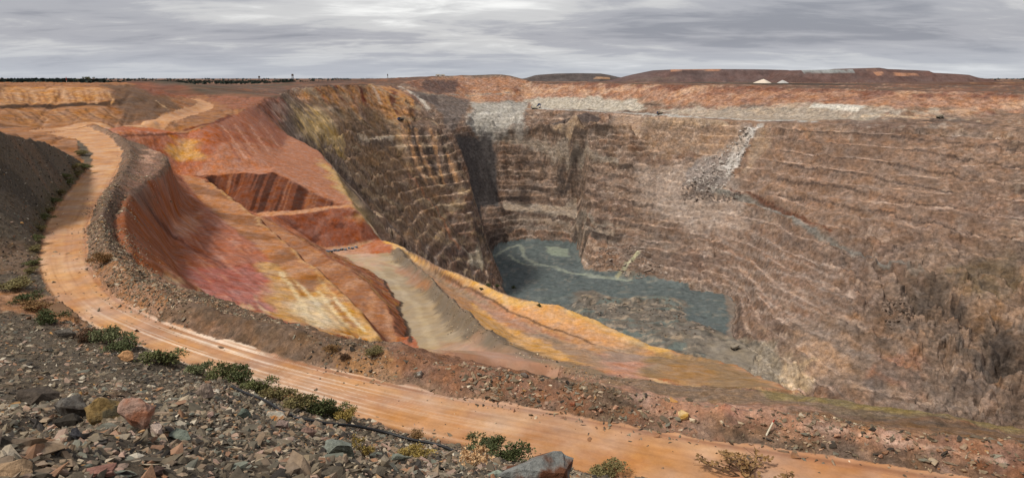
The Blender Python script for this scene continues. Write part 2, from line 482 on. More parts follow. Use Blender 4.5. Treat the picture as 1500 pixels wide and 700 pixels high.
# ---- relief
def cells(x, y, seed):
    fx, fy = np.floor(x), np.floor(y)
    f1 = np.full(len(x), 9.0, np.float32); f2 = f1.copy(); val = np.zeros(len(x), np.float32)
    for dx in (-1, 0, 1):
        for dy in (-1, 0, 1):
            ix, iy = fx + dx, fy + dy
            jx = hash2(ix, iy, seed) * 0.45 + 0.5; jy = hash2(ix, iy, seed + 7) * 0.45 + 0.5
            d = np.hypot(ix + jx - x, iy + jy - y).astype(np.float32)
            k = d < f1
            f2 = np.where(k, f1, np.minimum(f2, d)); val = np.where(k, hash2(ix, iy, seed + 13), val); f1 = np.where(k, d, f1)
    return val, f2 - f1
along = np.arctan2(X, Y) * 1500.0            # metres along the far wall
west = (X < -40 - np.clip((Y - 1150) * 0.3, 0, 90)) & (Y < 1400)
along = np.where(west, Y * 0.9, along)
def ridged(x, y, oct, seed): return 1 - np.abs(fbm2(x, y, oct, seed)) * 2
dz = np.zeros(N)
def nearfn(x, y):
    return fbm2(x / 0.9, y / 0.9, 4, 5) * 0.16 + fbm2(x / 4.5, y / 4.5, 3, 6) * 0.30
m = zone == Q_SCREE; dz[m] = nearfn(X[m], Y[m])
m = zone == Q_NEAR; f = sst(0.0, 3.0, dist(RE, X[m], Y[m])[0]); dz[m] = nearfn(X[m], Y[m]) * (0.35 + 1.2 * f)
m = zone == Q_LEFT; dz[m] = fbm2(X[m] / 14, Y[m] / 14, 4, 8) * 1.1 - 0.6 * sst(0.1, 0.6, fbm2((X[m] + 0.4 * Y[m]) / 3.2, Y[m] / 40, 3, 9))
m = zone == Q_PLAIN; dz[m] = fbm2(X[m] / 60, Y[m] / 60, 4, 12) * 2.0
m = (zone == Q_CUT)
# tooth marks of the diggers run down the faces
gz = np.zeros(N)
Zg = Zb.reshape(NA, NR); Sg = S
dzs = np.gradient(Zg, axis=1) / (np.gradient(Sg, axis=1) + 1e-9)
dza = np.gradient(Zg, axis=0) / (Sg * da)
steep = np.minimum(np.hypot(dzs, dza), 6).ravel()
th = (X * 0.86 + Y * 0.5)
rill = fbm2(th / 1.1, Zb / 9.0 + th / 60, 3, 31)
dz[m] = fbm2(X[m] / 9, Y[m] / 9, 4, 30) * 0.7 + rill[m] * 0.22 * sst(0.25, 0.9, steep[m]) + fbm2(X[m] / 1.6, Y[m] / 1.6, 3, 33) * 0.22
m = zone == Q_RAMP
dz[m] = fbm2(X[m] / 6, Y[m] / 6, 3, 34) * 0.18
m = ((zone == Q_RAMP) | (zone == Q_CUT)) & (Y > 66) & (Y < 250)
dw, _ = dist(OE[:40], XW[m], YW[m])
dz[m] += 1.9 * sst(84, 125, Y[m]) * np.exp(-(dw / 1.7) ** 2) * (1 + 0.3 * fbm2(X[m] / 3, Y[m] / 3, 2, 35))
m = zone == Q_ROAD
rl, ra = dist(LE, X[m], Y[m]); rr, _ = dist(RE, X[m], Y[m])
rv = rl / (rl + rr)
dz[m] = fbm2(ra / 16.0, rv * 9, 2, 41) * 0.05 * sst(0, 0.06, rv) - 0.10 * np.exp(-((rv - 0.93) / 0.02) ** 2)
# pit walls: worked benches, broken rock between them
m = zone == Q_PIT
x_, y_, z_, al = X[m], Y[m], Z[m], along[m]
right = sst(980, 1150, al / 1.5 + 750)
px_, py_, pc_ = project(x_, y_, z_)
wob = fbm2(x_ / 220, y_ / 220, 3, 50)
h = np.where(x_ > 420, 21.0, 12.5)
h = np.where((x_ < -30) & (y_ < 1420), 17.0, h)
wa = np.where(west[m], 0.75, 0.25)
q = z_ / h + wob * wa
q_bench = q.copy()
fl = np.floor(q); fr = q - fl
st = (fl + np.clip((fr - 0.36) / 0.5, 0, 1)) * h - wob * wa * h
wt = 0.6 + 0.4 * sst(-0.35, 0.25, fbm2(x_ / 90, y_ / 90 + z_ / 40, 3, 52))
low = sst(-180, -340, z_) * sst(420, 640, x_)
blocks = ridged(x_ / 46 + z_ / 90, y_ / 46 - z_ / 60, 4, 54)
deep = (z_ < -70) & (y_ > 250)
vv = z_ * 1.35
wu = al + fbm2(al / 40, vv / 40, 3, 58) * 14; wv = vv + fbm2(al / 40, vv / 40, 3, 59) * 9
c1, e1 = cells(wu / 26, wv / 11, 61); c2, e2 = cells(wu / 10, wv / 6, 62); c3, e3 = cells((wu + wv * 0.8) / 75, (wv - wu * 0.25) / 42, 63)
rd1 = 1 - np.abs(fbm2(al / 120 + vv / 190, vv / 85 - al / 260, 3, 164)) * 2.6; rd2 = 1 - np.abs(fbm2(al / 42 + vv / 70, vv / 30, 3, 165)) * 2.4
rough_ = 0.55 + 0.75 * sst(-0.2, 0.4, fbm2(al / 150, vv / 110, 2, 64))
rough_ = np.where(x_ > 420, rough_ * (0.62 + 0.9 * low), rough_)
bench = ((y_ > 1150) & (z_ > -96)) | inside(P_LEDGE, x_, y_) | inside(np.vstack([LK2, rev(LF2)]), x_, y_)
P_CHUTE = np.array([hit(*q_) for q_ in ((662, 197), (690, 197.5), (722, 198), (730, 230), (728, 297), (706, 298), (690, 297), (684, 250), (676, 225))])
chute = inside(P_CHUTE, x_, y_)
dz[m] = np.where(chute, fbm2(x_ / 30, y_ / 30, 3, 57) * 1.5, np.where(deep & ~bench, (st - z_) * wt * (1 - 0.5 * low) + rough_ * (c1 * 3.6 + c2 * 2.0 - 2.2 * sst(0.10, 0.0, e2) + fbm2(al / 34, vv / 34, 4, 55, 0.5) * 3.2)
                 + low * (rd1 * 15 + rd2 * 9 - 14 + c1 * 4 + c2 * 2), fbm2(x_ / 30, y_ / 30, 4, 57) * 3.0 * np.minimum(1, y_ / 900)))
bench = bench | chute
pit_c = (c1, e1, c2, e2, c3, e3, rough_, bench)
tread = sst(0.36, 0.28, fr) * sst(0.0, 0.06, fr); lip = np.exp(-((fr - 0.36) / 0.05) ** 2)
m = zone == Q_FLOOR
dz[m] = fbm2(X[m] / 60, Y[m] / 60, 4, 60) * 3.0 + fbm2(X[m] / 14, Y[m] / 14, 3, 160) * 2.2
lump = np.zeros(N)
def px_poly(s_): return np.array([hit(*map(float, t_.split(','))) for t_ in s_.split()])
for s_, amp, wl in (('830,436 870,426 905,438 960,432 1000,442 1015,468 1066,490 1040,512 940,500 860,470', 9, 40), ('868,398 872,368 905,352 960,372 985,404 930,411 895,407', 14, 26)):
    Pq = px_poly(s_); k_ = np.where(inside(Pq))[0]
    d_, _ = dist(Pq, X[k_], Y[k_], True)
    cv1, ce1 = cells(X[k_] / wl / 1.8, Y[k_] / wl * 1.3, 66)
    dz[k_] += sst(0, 28, d_) * (amp * 0.35 + (cv1 * 0.5 + 0.5) * amp * 0.7 + fbm2(X[k_] / 14, Y[k_] / 14, 3, 67) * amp * 0.3)
    lump[k_] = sst(0, 18, d_ + fbm2(X[k_] / 20, Y[k_] / 20, 3, 68) * 14)
pc = at_d(858, 176, 1835)
dcone = np.hypot((X - pc[0]) / np.where(X < pc[0], 2.3, 1.8), (Y - pc[1]))
cone = -91 - dcone * 0.72 + fbm2(np.arctan2(X - pc[0], Y - pc[1]) * 5, dcone / 60, 2, 69) * 2.5
cone_on = (zone == Q_PIT) & (dcone < 52) & (Y > np.interp(X, LG[:, 0], LG[:, 1]) + 1) & (cone > Z + dz)
Z = np.where(cone_on, cone, Z + dz); dz = Z - Zb
print('relief', time.time() - T0)

# ------------------------------------------------------------------ colour of the ground (kinds of rock and earth where they lie, with some painted shade)
K = 0.86
def C(r, g, b):
    c = lin((r, g, b)) * K
    return c * 0.86 + 0.14 * (0.3 * c[0] + 0.6 * c[1] + 0.1 * c[2]) * np.array((1.1, 1.0, 0.78))
col = np.zeros((N, 3))
base = {Q_PLAIN: (112, 84, 70), Q_LEFT: (176, 118, 74), Q_NEAR: (162, 126, 100), Q_ROAD: (206, 150, 103), Q_SCREE: (112, 98, 82),
        Q_CUT: (186, 104, 66), Q_PIT: (148, 118, 98), Q_FLOOR: (100, 109, 108), Q_RAMP: (172, 148, 116)}
for k, c in base.items(): col[zone == k] = C(*c)
def blend(m, c, a):
    """lay colour c over the masked vertices with strength a"""
    a = np.asarray(a); a = a[:, None] if a.ndim else a
    col[m] = col[m] * (1 - a) + C(*c) * a
ZW = [None]
def plan(s, step=18):
    P = [tuple(map(float, t.split(','))) for t in s.split()]
    out = []
    for (x0, y0), (x1, y1) in zip(P, P[1:] + P[:1]):
        n = max(1, int(math.hypot(x1 - x0, y1 - y0) / step))
        for k in range(n):
            h_ = hit(x0 + (x1 - x0) * k / n, y0 + (y1 - y0) * k / n)
            if h_ is not None: out.append(h_)
    return np.array(out)
def paint(s, c, a=1.0, zones=None, edge=0.02, near=0.3, rough=0.5, seed=70):
    """a patch of ground outlined on the photograph and laid on the terrain, with a broken border"""
    P = plan(s)
    D = np.median(P[:, 1]); wdt = edge * D
    x0, y0 = P[:, 0].min() - wdt, P[:, 1].min() - wdt; x1, y1 = P[:, 0].max() + wdt, P[:, 1].max() + wdt
    m = (XW > x0) & (XW < x1) & (YW > y0) & (YW < y1)
    if zones is not None: m &= np.isin(zone, zones)
    idx = np.where(m)[0]
    if not len(idx): return
    ins = inside(P, XW[idx], YW[idx])
    d, _ = dist(P, XW[idx], YW[idx], True)
    sd = np.where(ins, d, -d) + fbm2(XW[idx] / (wdt * 1.6), YW[idx] / (wdt * 1.6) + Zb[idx] / (wdt * 3), 3, seed) * wdt * rough
    al_ = sst(-wdt * near, wdt * near, sd) * a
    blend(idx, c, al_)
def stroke(s, c, wpx, a=1.0, zones=None, rough=0.6, seed=80):
    P0 = [tuple(map(float, t.split(','))) for t in s.split()]
    P = []
    for (x0, y0), (x1, y1) in zip(P0, P0[1:]):
        n = max(1, int(math.hypot(x1 - x0, y1 - y0) / 8))
        P += [hit(x0 + (x1 - x0) * k / n, y0 + (y1 - y0) * k / n) for k in range(n)]
    P.append(hit(*P0[-1])); P = [p for p in P if p is not None]
    # keep to one surface: drop jumps
    Q = [P[0]]
    for p in P[1:]:
        if abs(p[1] - Q[-1][1]) < 0.2 * Q[-1][1] + 4: Q.append(p)
    P = np.array(Q)
    wd = wpx / 1000 * np.median(np.linalg.norm(P, axis=1))
    m = (XW > P[:, 0].min() - 3 * wd) & (XW < P[:, 0].max() + 3 * wd) & (YW > P[:, 1].min() - 3 * wd) & (YW < P[:, 1].max() + 3 * wd)
    if zones is not None: m &= np.isin(zone, zones)
    idx = np.where(m)[0]
    if not len(idx): return P
    d, _ = dist(P, XW[idx], YW[idx])
    # distance in the slope, not only in plan
    pz = np.interp(YW[idx], np.sort(P[:, 1]), P[np.argsort(P[:, 1]), 2])
    d = d + fbm2(XW[idx] / wd, YW[idx] / wd, 2, seed) * wd * rough * 0.6
    blend(idx, c, sst(wd, wd * 0.35, d) * a)
    return P
def mottle(zs, c, thr, soft_, scale, a=0.6, seed=90, zs_=1.0, mask=None):
    m = np.isin(zone, zs)
    if mask is not None: m &= mask
    idx = np.where(m)[0]
    n = fbm2(X[idx] / scale, Y[idx] / scale + Z[idx] / (scale * zs_), 4, seed, 0.55)
    blend(idx, c, sst(thr, thr + soft_, n) * a)

# far pit walls
strata = np.zeros(N)
m = zone == Q_PIT
mottle([Q_PIT], (116, 92, 82), -0.05, 0.5, 120, 0.65, 91)
mottle([Q_PIT], (160, 124, 98), 0.05, 0.4, 160, 0.6, 92)
mottle([Q_PIT], (126, 114, 106), 0.1, 0.4, 70, 0.55, 93)
idx = np.where(m)[0]
n = fbm2(along[idx] / 70, Zb[idx] / 6.5 + wob * 0.8, 4, 95, 0.6)
blend(idx, (84, 70, 62), sst(0.12, 0.5, n) * np.where(X[idx] > 420, 0.3, 0.6))
blend(idx, (184, 158, 138), sst(-0.22, -0.6, n) * np.where(X[idx] > 420, 0.3, 0.5))
n2 = fbm2(along[idx] / 14, Zb[idx] / 7.0, 3, 96, 0.6)
blend(idx, (56, 46, 42), sst(0.26, 0.55, n2) * 0.4)
blend(idx, (190, 168, 148), sst(-0.30, -0.58, n2) * 0.4)
c1, e1, c2, e2, c3, e3, rough_, bench = pit_c
ok = ~bench
blend(idx[ok], (176, 148, 126), (sst(0.35, 0.95, c2) * 0.55 * np.minimum(1, rough_))[ok])
blend(idx[ok], (78, 64, 58), (sst(0.4, 1.0, -c2) * 0.5 * np.minimum(1, rough_))[ok])
blend(idx[ok], (160, 112, 82), (sst(0.5, 0.9, c1) * 0.4)[ok])
brk = sst(-0.25, 0.2, fbm2(along[idx] / 45, Zb[idx] / 14, 3, 97))
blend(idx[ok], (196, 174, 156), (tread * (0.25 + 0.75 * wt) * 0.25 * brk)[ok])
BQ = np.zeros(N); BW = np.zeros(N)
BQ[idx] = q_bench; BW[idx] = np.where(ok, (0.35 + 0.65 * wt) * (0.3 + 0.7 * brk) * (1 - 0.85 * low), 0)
toe_shade = np.exp(-((np.minimum(fr, 1 - fr)) / 0.09) ** 2)
blend(idx[ok], (66, 54, 49), (toe_shade * 0.4 * sst(-0.35, 0.1, fbm2(along[idx] / 70, Zb[idx] / 20, 3, 99)))[ok])  # shadow along the bench toes, painted as dark lines
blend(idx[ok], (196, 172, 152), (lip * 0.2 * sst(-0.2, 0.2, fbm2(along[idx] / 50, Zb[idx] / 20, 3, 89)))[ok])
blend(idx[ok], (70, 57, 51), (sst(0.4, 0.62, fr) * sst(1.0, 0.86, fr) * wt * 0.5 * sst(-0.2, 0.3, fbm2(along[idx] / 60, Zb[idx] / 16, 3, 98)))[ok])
blend(idx[ok], (58, 48, 44), (sst(0.09, 0.0, e2) * 0.4 * np.minimum(1, rough_))[ok])
# right part: calmer, brown-pink
PZ = [Q_PIT]
paint('1100,190 1480,200 1480,380 1420,400 1340,390 1200,340 1110,300 1080,240', (152, 120, 100), 0.5, PZ, 0.03)
paint('1000,330 1100,300 1330,400 1240,500 1090,470 1060,420 990,400', (140, 114, 100), 0.4, PZ, 0.03)
paint('760,250 1000,230 1060,300 980,400 900,400 860,330 760,330', (120, 100, 88), 0.45, PZ, 0.03)
paint('930,240 1080,260 1090,330 1000,340 930,300', (196, 174, 158), 0.45, PZ, 0.035)
# benches lines on the long wall
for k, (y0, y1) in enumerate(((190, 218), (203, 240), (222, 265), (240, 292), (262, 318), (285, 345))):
    stroke('1140,%d 1300,%d 1490,%d' % (y0, (y0 + y1) / 2 - 3, y1), (78, 64, 58), 1.6, 0.75, PZ, 1.0, 100 + k)  # dark strokes paint in the shadow of the bench crests
for k in range(9):
    y0 = 345 + k * 16
    stroke('%d,%d %d,%d %d,%d' % (1000 + k * 6, y0 - 40, 1110 + k * 8, y0 + 2, 1230 + k * 8, y0 + 50), (172, 150, 136), 1.8, 0.55, PZ, 1.2, 120 + k)
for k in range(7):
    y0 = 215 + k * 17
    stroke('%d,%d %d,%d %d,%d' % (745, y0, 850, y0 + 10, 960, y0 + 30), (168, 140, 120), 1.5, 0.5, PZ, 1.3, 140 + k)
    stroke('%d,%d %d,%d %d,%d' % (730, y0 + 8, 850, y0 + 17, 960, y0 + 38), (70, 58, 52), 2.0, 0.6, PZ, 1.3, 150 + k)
# rock fall
paint('1088,186 1112,186 1092,226 1070,262 1040,284 1005,270 1020,240 1060,215', (150, 138, 132), 0.8, PZ, 0.012, 0.3, 0.9)
paint('1096,186 1112,186 1088,228 1066,256 1050,250 1076,216', (212, 204, 196), 0.9, PZ, 0.008, 0.3, 0.9)
paint('1070,258 1040,290 1000,285 1030,262', (92, 82, 78), 0.7, PZ, 0.01, 0.3, 0.9)
paint('1110,190 1130,200 1100,250 1084,262', (176, 148, 122), 0.6, PZ, 0.01)
# ramp across the wall
stroke('1040,276 1090,291 1160,318 1200,345 1270,372 1345,400', (128, 122, 114), 4.0, 0.95, PZ, 0.3, 161)
stroke('1075,277 1120,296 1175,318 1215,340', (104, 62, 44), 2.2, 0.8, PZ, 0.6, 162)
stroke('730,300 800,309 860,322 905,333', (140, 126, 112), 2.6, 0.85, PZ, 0.4, 163)
stroke('725,200 770,212 830,227 905,238', (150, 134, 118), 2.0, 0.85, PZ, 0.5, 164)
stroke('740,335 800,338 850,345 900,352', (140, 124, 110), 2.0, 0.7, PZ, 0.5, 165)
# lower corner on the right: rusty and dark rock, ridges and crevices shaded by colour
paint('1330,380 1500,350 1500,610 1240,575 1120,520 1200,470 1290,450', (140, 116, 98), 0.6, PZ, 0.05, 0.5, 0.9)
for k, (s_, c_) in enumerate((('1400,450 1470,440 1490,470 1430,480', (150, 114, 84)), ('1170,500 1230,490 1250,540 1180,545', (176, 140, 112)), ('1300,520 1360,520 1350,560 1290,560', (150, 104, 80)),
                              ('1420,560 1490,540 1490,580', (158, 112, 74)), ('1130,520 1170,510 1180,560 1140,560', (186, 160, 128)), ('1250,455 1310,450 1310,490 1260,490', (152, 116, 90)),
                              ('1440,490 1500,470 1500,520 1460,530', (110, 94, 82)), ('1340,480 1400,480 1420,520 1350,515', (118, 98, 84)), ('1230,540 1300,545 1290,575', (112, 98, 90)), ('1380,540 1440,560 1400,580', (104, 90, 82)),
                              ('1400,395 1500,360 1500,420 1420,430', (120, 100, 76)), ('1350,410 1410,400 1400,450 1350,450', (110, 92, 78)))):
    paint(s_, c_, 0.8, PZ, 0.03, 0.4, 1.2, 170 + k)
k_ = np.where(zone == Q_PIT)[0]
blend(k_, (164, 130, 104), low * sst(0.55, 0.95, rd2) * sst(-0.1, 0.3, fbm2(along[k_] / 90, Zb[k_] / 60, 2, 183)) * 0.75)  # ridge highlights painted as a lighter tone
blend(k_, (60, 52, 48), low * sst(0.35, -0.15, rd1) * 0.6); blend(k_, (72, 62, 56), low * sst(0.2, -0.3, rd2) * 0.6)  # shade in the crevices painted as near-black
stroke('1165,468 1255,515 1340,556 1420,590', (126, 108, 96), 13, 0.75, PZ, 0.5, 184)
stroke('1300,470 1390,506 1480,548', (112, 98, 88), 9, 0.7, PZ, 0.5, 185)
# back of the pit: orange oxide over pale rock, bench, chute, dump on the bench
OX = [Q_PIT, Q_PLAIN]
paint('590,121 650,113 745,113 770,120 800,124 900,124 1000,127 1100,128 1300,134 1497,140 1497,166 1370,160 1270,157 1100,155 1000,154 940,148 870,142 770,150 690,150 640,140', (174, 126, 98), 0.95, OX, 0.012, 0.3, 0.8)
paint('800,122 900,123 1000,126 1100,128 1300,134 1497,140 1497,146 1300,139 1100,133 900,128', (128, 82, 66), 0.85, OX, 0.008, 0.4, 1.0)
mottle(OX, (200, 158, 126), 0.08, 0.3, 55, 0.7, 181, 0.6, (Y > 1150) & (Z > -84) & (Z < -18))
mottle(OX, (134, 90, 74), 0.12, 0.3, 40, 0.7, 182, 0.6, (Y > 1150) & (Z > -78) & (Z < -10))
paint('770,147 820,143 870,142 930,148 950,160 900,163 780,159', (188, 178, 162), 0.9, PZ, 0.008, 0.3, 0.8)
paint('960,160 1100,158 1180,152 1365,161 1365,168 1300,168 1270,176 1130,178 1000,170', (188, 176, 158), 0.55, PZ, 0.008, 0.35, 1.4)
paint('1190,152 1270,156 1255,164 1185,160', (214, 208, 196), 0.8, PZ, 0.006)
stroke('700,165 780,160 860,163 960,168 1060,174 1120,177 1200,178', (190, 188, 182), 3.2, 0.9, PZ, 0.4, 190)
stroke('1260,170 1380,173 1440,178', (206, 178, 146), 2.0, 0.9, PZ, 0.4, 191)
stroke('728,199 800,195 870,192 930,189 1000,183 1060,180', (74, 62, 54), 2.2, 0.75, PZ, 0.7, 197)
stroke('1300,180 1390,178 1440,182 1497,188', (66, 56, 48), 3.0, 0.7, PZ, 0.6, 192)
paint('690,150 770,150 770,190 735,197 690,194 675,190', (174, 168, 158), 0.9, PZ, 0.01, 0.4, 0.9)
paint('595,132 640,139 690,148 675,190 660,190 640,160 625,150', (118, 106, 100), 0.85, OX, 0.01)
paint('622,118 672,117 668,136 640,138 615,128', (98, 78, 74), 0.85, OX, 0.008)
stroke('620,139 690,140 745,137', (150, 140, 128), 1.4, 0.8, OX, 0.4, 193)
paint('664,197 722,197 730,230 728,300 690,297 684,250', (88, 82, 80), 0.97, PZ, 0.006, 0.4, 0.5)
k_cone = k_ = np.where(cone_on)[0]; blend(k_, (92, 79, 74), 0.97); blend(k_, (74, 63, 60), sst(0, 0.4, fbm2(np.arctan2(X[k_] - pc[0], Y[k_] - pc[1]) * 12, dcone[k_] / 80, 2, 195)) * 0.6)
k_ = np.where(inside(P_LEDGE) & (zone == Q_PIT) & ~cone_on & (X > 40))[0]; blend(k_, (176, 148, 120), 0.8); blend(k_, (140, 116, 98), sst(0, 0.4, fbm2(X[k_] / 25, Y[k_] / 25, 3, 196)) * 0.6)
stroke('690,172 735,160 770,156', (184, 178, 166), 1.8, 0.9, PZ, 0.4, 194)
paint('900,168 1090,180 1090,215 1000,230 920,222 900,195', (176, 144, 118), 0.55, PZ, 0.02)
# left wall and nose
paint('450,128 570,126 600,140 612,160 600,190 560,170 500,160 430,140', (206, 142, 84), 0.9, PZ, 0.012, 0.4, 1.0)
for k, (s_, c_, w_) in enumerate((('525,128 535,155', (122, 44, 40), 6), ('545,130 552,150', (206, 180, 160), 5), ('580,135 576,160', (120, 60, 46), 7), ('495,130 505,150', (150, 74, 52), 7), ('560,135 572,165 580,180', (222, 160, 96), 5),
                                   ('600,150 606,175', (80, 56, 48), 5), ('470,135 480,150', (196, 110, 66), 7), ('510,132 520,148', (206, 128, 74), 7))):
    stroke(s_, c_, w_, 0.85, PZ, 1.0, 200 + k)
paint('430,145 500,160 560,172 600,190 598,230 560,260 520,230 470,190', (168, 132, 96), 0.75, PZ, 0.02, 0.4, 1.0)
paint('480,190 600,200 650,260 660,340 600,360 540,300 510,250', (156, 122, 92), 0.7, PZ, 0.02, 0.4, 1.0)
mottle(PZ, (96, 78, 62), 0.12, 0.25, 26, 0.55, 210, 0.5, (X < -40) & (Y < 1400))
mottle(PZ, (186, 156, 120), 0.16, 0.25, 18, 0.7, 211, 0.5, (X < -40) & (Y < 1400))
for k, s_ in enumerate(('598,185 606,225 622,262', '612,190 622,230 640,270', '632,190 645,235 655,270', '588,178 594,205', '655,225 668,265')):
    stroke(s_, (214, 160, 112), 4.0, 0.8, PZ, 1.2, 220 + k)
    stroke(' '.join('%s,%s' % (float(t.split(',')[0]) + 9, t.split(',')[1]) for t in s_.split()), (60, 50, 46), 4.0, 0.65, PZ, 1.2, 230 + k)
stroke('598,255 640,310 668,360', (196, 130, 90), 4.0, 0.8, PZ, 0.8, 240)
NR_ = stroke('588,127 612,143 626,158 600,168 578,184 545,192', (212, 200, 184), 4.6, 0.95, OX, 0.25, 241)
stroke('525,200 560,204 580,201', (226, 200, 168), 2.6, 0.9, PZ, 0.4, 242)
stroke('525,206 555,210 585,206', (120, 104, 92), 3.0, 0.6, PZ, 0.4, 243)
paint('680,362 705,360 712,385 690,392', (176, 160, 136), 0.9, [Q_PIT, Q_FLOOR], 0.01)
# dark rock above the teal floor
k_ = np.where(inside(np.vstack([LK2, rev(LF2)])))[0]; blend(k_, (164, 146, 128), 0.85)
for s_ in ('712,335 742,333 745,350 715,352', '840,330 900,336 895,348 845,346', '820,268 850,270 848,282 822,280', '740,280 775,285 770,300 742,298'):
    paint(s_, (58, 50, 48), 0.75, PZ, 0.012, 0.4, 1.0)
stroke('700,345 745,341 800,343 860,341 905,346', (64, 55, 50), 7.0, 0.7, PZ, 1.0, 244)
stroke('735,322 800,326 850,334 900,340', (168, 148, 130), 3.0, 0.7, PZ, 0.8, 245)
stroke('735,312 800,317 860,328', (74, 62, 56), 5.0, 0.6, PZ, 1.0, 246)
# teal floor: graded tracks, broken ground, rim of pale dust
FZ = [Q_FLOOR]
mottle(FZ, (88, 98, 99), 0.0, 0.5, 60, 0.6, 250)
mottle(FZ, (122, 128, 122), 0.2, 0.3, 40, 0.5, 251)
mottle(FZ, (78, 90, 90), 0.15, 0.3, 12, 0.5, 259)
mottle(FZ, (140, 134, 122), 0.25, 0.3, 16, 0.5, 249)
stroke('726,375 745,362 762,358 768,375 785,388 830,396 870,404 920,410', (150, 156, 140), 5.0, 0.85, FZ, 0.6, 252)
stroke('745,375 765,388 790,390', (150, 156, 140), 4.0, 0.8, FZ, 0.6, 253)
paint('800,362 830,364 835,376 805,374', (152, 162, 142), 0.7, FZ, 0.01)
stroke('905,405 925,392 938,378', (178, 172, 136), 4.0, 0.9, [Q_PIT, Q_FLOOR], 0.6, 254)
paint('840,432 870,428 900,440 960,435 1000,445 1010,470 1060,492 1000,495 900,478 850,450', (118, 104, 92), 0.85, FZ, 0.02, 0.4, 1.2)
paint('880,440 940,446 935,462 885,456', (88, 92, 84), 0.8, FZ, 0.012, 0.4, 1.2)
paint('958,440 985,436 992,455 965,460', (164, 142, 118), 0.8, FZ, 0.01, 0.4, 1.2)
paint('985,494 1060,492 1140,500 1150,560 1080,556 1000,524', (146, 132, 114), 0.95, [Q_FLOOR, Q_PIT], 0.015)
stroke('930,480 1000,497 1070,500 1110,503', (88, 84, 80), 4.0, 0.7, [Q_FLOOR, Q_PIT], 0.8, 255)
k_ = np.where((lump > 0.02) & (zone == Q_FLOOR))[0]
blend(k_, (124, 114, 102), lump[k_] * 0.75); blend(k_, (84, 80, 74), lump[k_] * sst(0, 0.4, fbm2(X[k_] / 22, Y[k_] / 12, 3, 256)) * 0.8); blend(k_, (110, 122, 116), lump[k_] * sst(0.05, 0.3, fbm2(X[k_] / 60, Y[k_] / 18, 3, 258)) * 0.8); blend(k_, (178, 156, 132), lump[k_] * sst(0.2, 0.45, fbm2(X[k_] / 16, Y[k_] / 10, 3, 257)) * 0.7)
paint('1060,426 1078,440 1078,492 1064,495 1069,470', (140, 122, 108), 0.8, [Q_FLOOR, Q_PIT], 0.008)

# the red cut: each face and bench between its own breaklines
CZ = [Q_CUT, Q_RAMP]
mottle([Q_CUT], (200, 128, 88), 0.0, 0.4, 14, 0.6, 260)
mottle([Q_CUT], (164, 90, 60), 0.1, 0.4, 9, 0.5, 261)
def band(P, c, a=0.9, w=0.8, zones=(Q_CUT, Q_RAMP), rough=0.6, seed=262, xmin=None):
    P = np.asarray(P)
    m_ = np.isin(zone, zones) & (XW > P[:, 0].min() - w) & (XW < P[:, 0].max() + w) & (YW > P[:, 1].min() - w) & (YW < P[:, 1].max() + w)
    k_ = np.where(m_)[0]
    if not len(k_): return
    d_, _ = dist(P, XW[k_], YW[k_], True); d_ = np.where(inside(P, XW[k_], YW[k_]), d_, -d_)
    d_ = d_ + fbm2(X[k_] / (2.2 * w), Y[k_] / (2.2 * w), 3, seed) * w * rough
    blend(k_, c, sst(-0.5 * w, 0.5 * w, d_) * a)
R1c = RIM1[18:-4]                            # rim from the far corner round to the near end
t1, t2, t3 = mixl(R1c, UI, 0.33), mixl(R1c, UI, 0.62), mixl(R1c, UI, 0.85)
n4 = len(t1)
band(np.vstack([R1c, rev(UI)]), (186, 112, 84), 0.9, 1.5)
band(np.vstack([R1c[:64], rev(t1[:52])]), (150, 84, 46), 0.92, 3.0)
band(np.vstack([t1[:50], rev(t2[:50])]), (170, 92, 58), 0.85, 3.0, seed=263)
band(np.vstack([t1[38:66], rev(t3[38:66])]), (186, 104, 92), 0.8, 4.0, seed=264)
band(np.vstack([t1[46:62], rev(t3[46:62])]), (206, 126, 112), 0.6, 4.0, seed=265)
band(np.vstack([t1[64:], rev(UO[32:])]), (210, 150, 80), 0.95, 3.0, seed=266)
band(np.vstack([t2[58:], rev(UO[26:])]), (204, 136, 72), 0.8, 3.0, seed=267)
# scratches of the digger teeth down the pink and yellow faces
k_ = np.where((zone == Q_CUT) & (Y < 290) & (Z > -40))[0]
sc1 = fbm2((X[k_] * 0.80 + Y[k_] * 0.6) / 0.75, (X[k_] * 0.6 - Y[k_] * 0.8) / 12, 3, 268)
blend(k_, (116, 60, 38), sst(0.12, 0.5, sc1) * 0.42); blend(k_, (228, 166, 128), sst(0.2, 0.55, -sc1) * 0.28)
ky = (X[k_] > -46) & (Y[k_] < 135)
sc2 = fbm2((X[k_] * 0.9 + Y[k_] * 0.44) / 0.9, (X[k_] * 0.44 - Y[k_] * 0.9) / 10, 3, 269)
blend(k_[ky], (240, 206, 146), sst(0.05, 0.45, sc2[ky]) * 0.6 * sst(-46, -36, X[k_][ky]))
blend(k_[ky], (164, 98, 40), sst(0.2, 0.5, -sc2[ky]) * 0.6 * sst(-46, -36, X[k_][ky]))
paint('248,236 205,280 174,290 164,330 168,352 205,380 250,372 285,330 296,306', (152, 84, 46), 0.75, CZ, 0.03, 0.5, 0.7)
paint('392,388 440,392 520,468 548,496 480,486 425,470 400,440', (214, 160, 86), 0.85, CZ, 0.04, 0.4, 0.9)
for k in range(8):
    x0 = 404 + k * 13
    stroke('%d,%d %d,%d' % (x0 + 8, 400 + k * 6, x0 + 50, 466 + k * 3), ((240, 208, 150), (176, 112, 52), (246, 222, 176), (222, 164, 80))[k % 4], 5.0, 0.7, CZ, 1.2, 265 + k)
paint('436,436 470,436 486,480 452,474', (238, 212, 170), 0.75, CZ, 0.03, 0.5, 1.0)
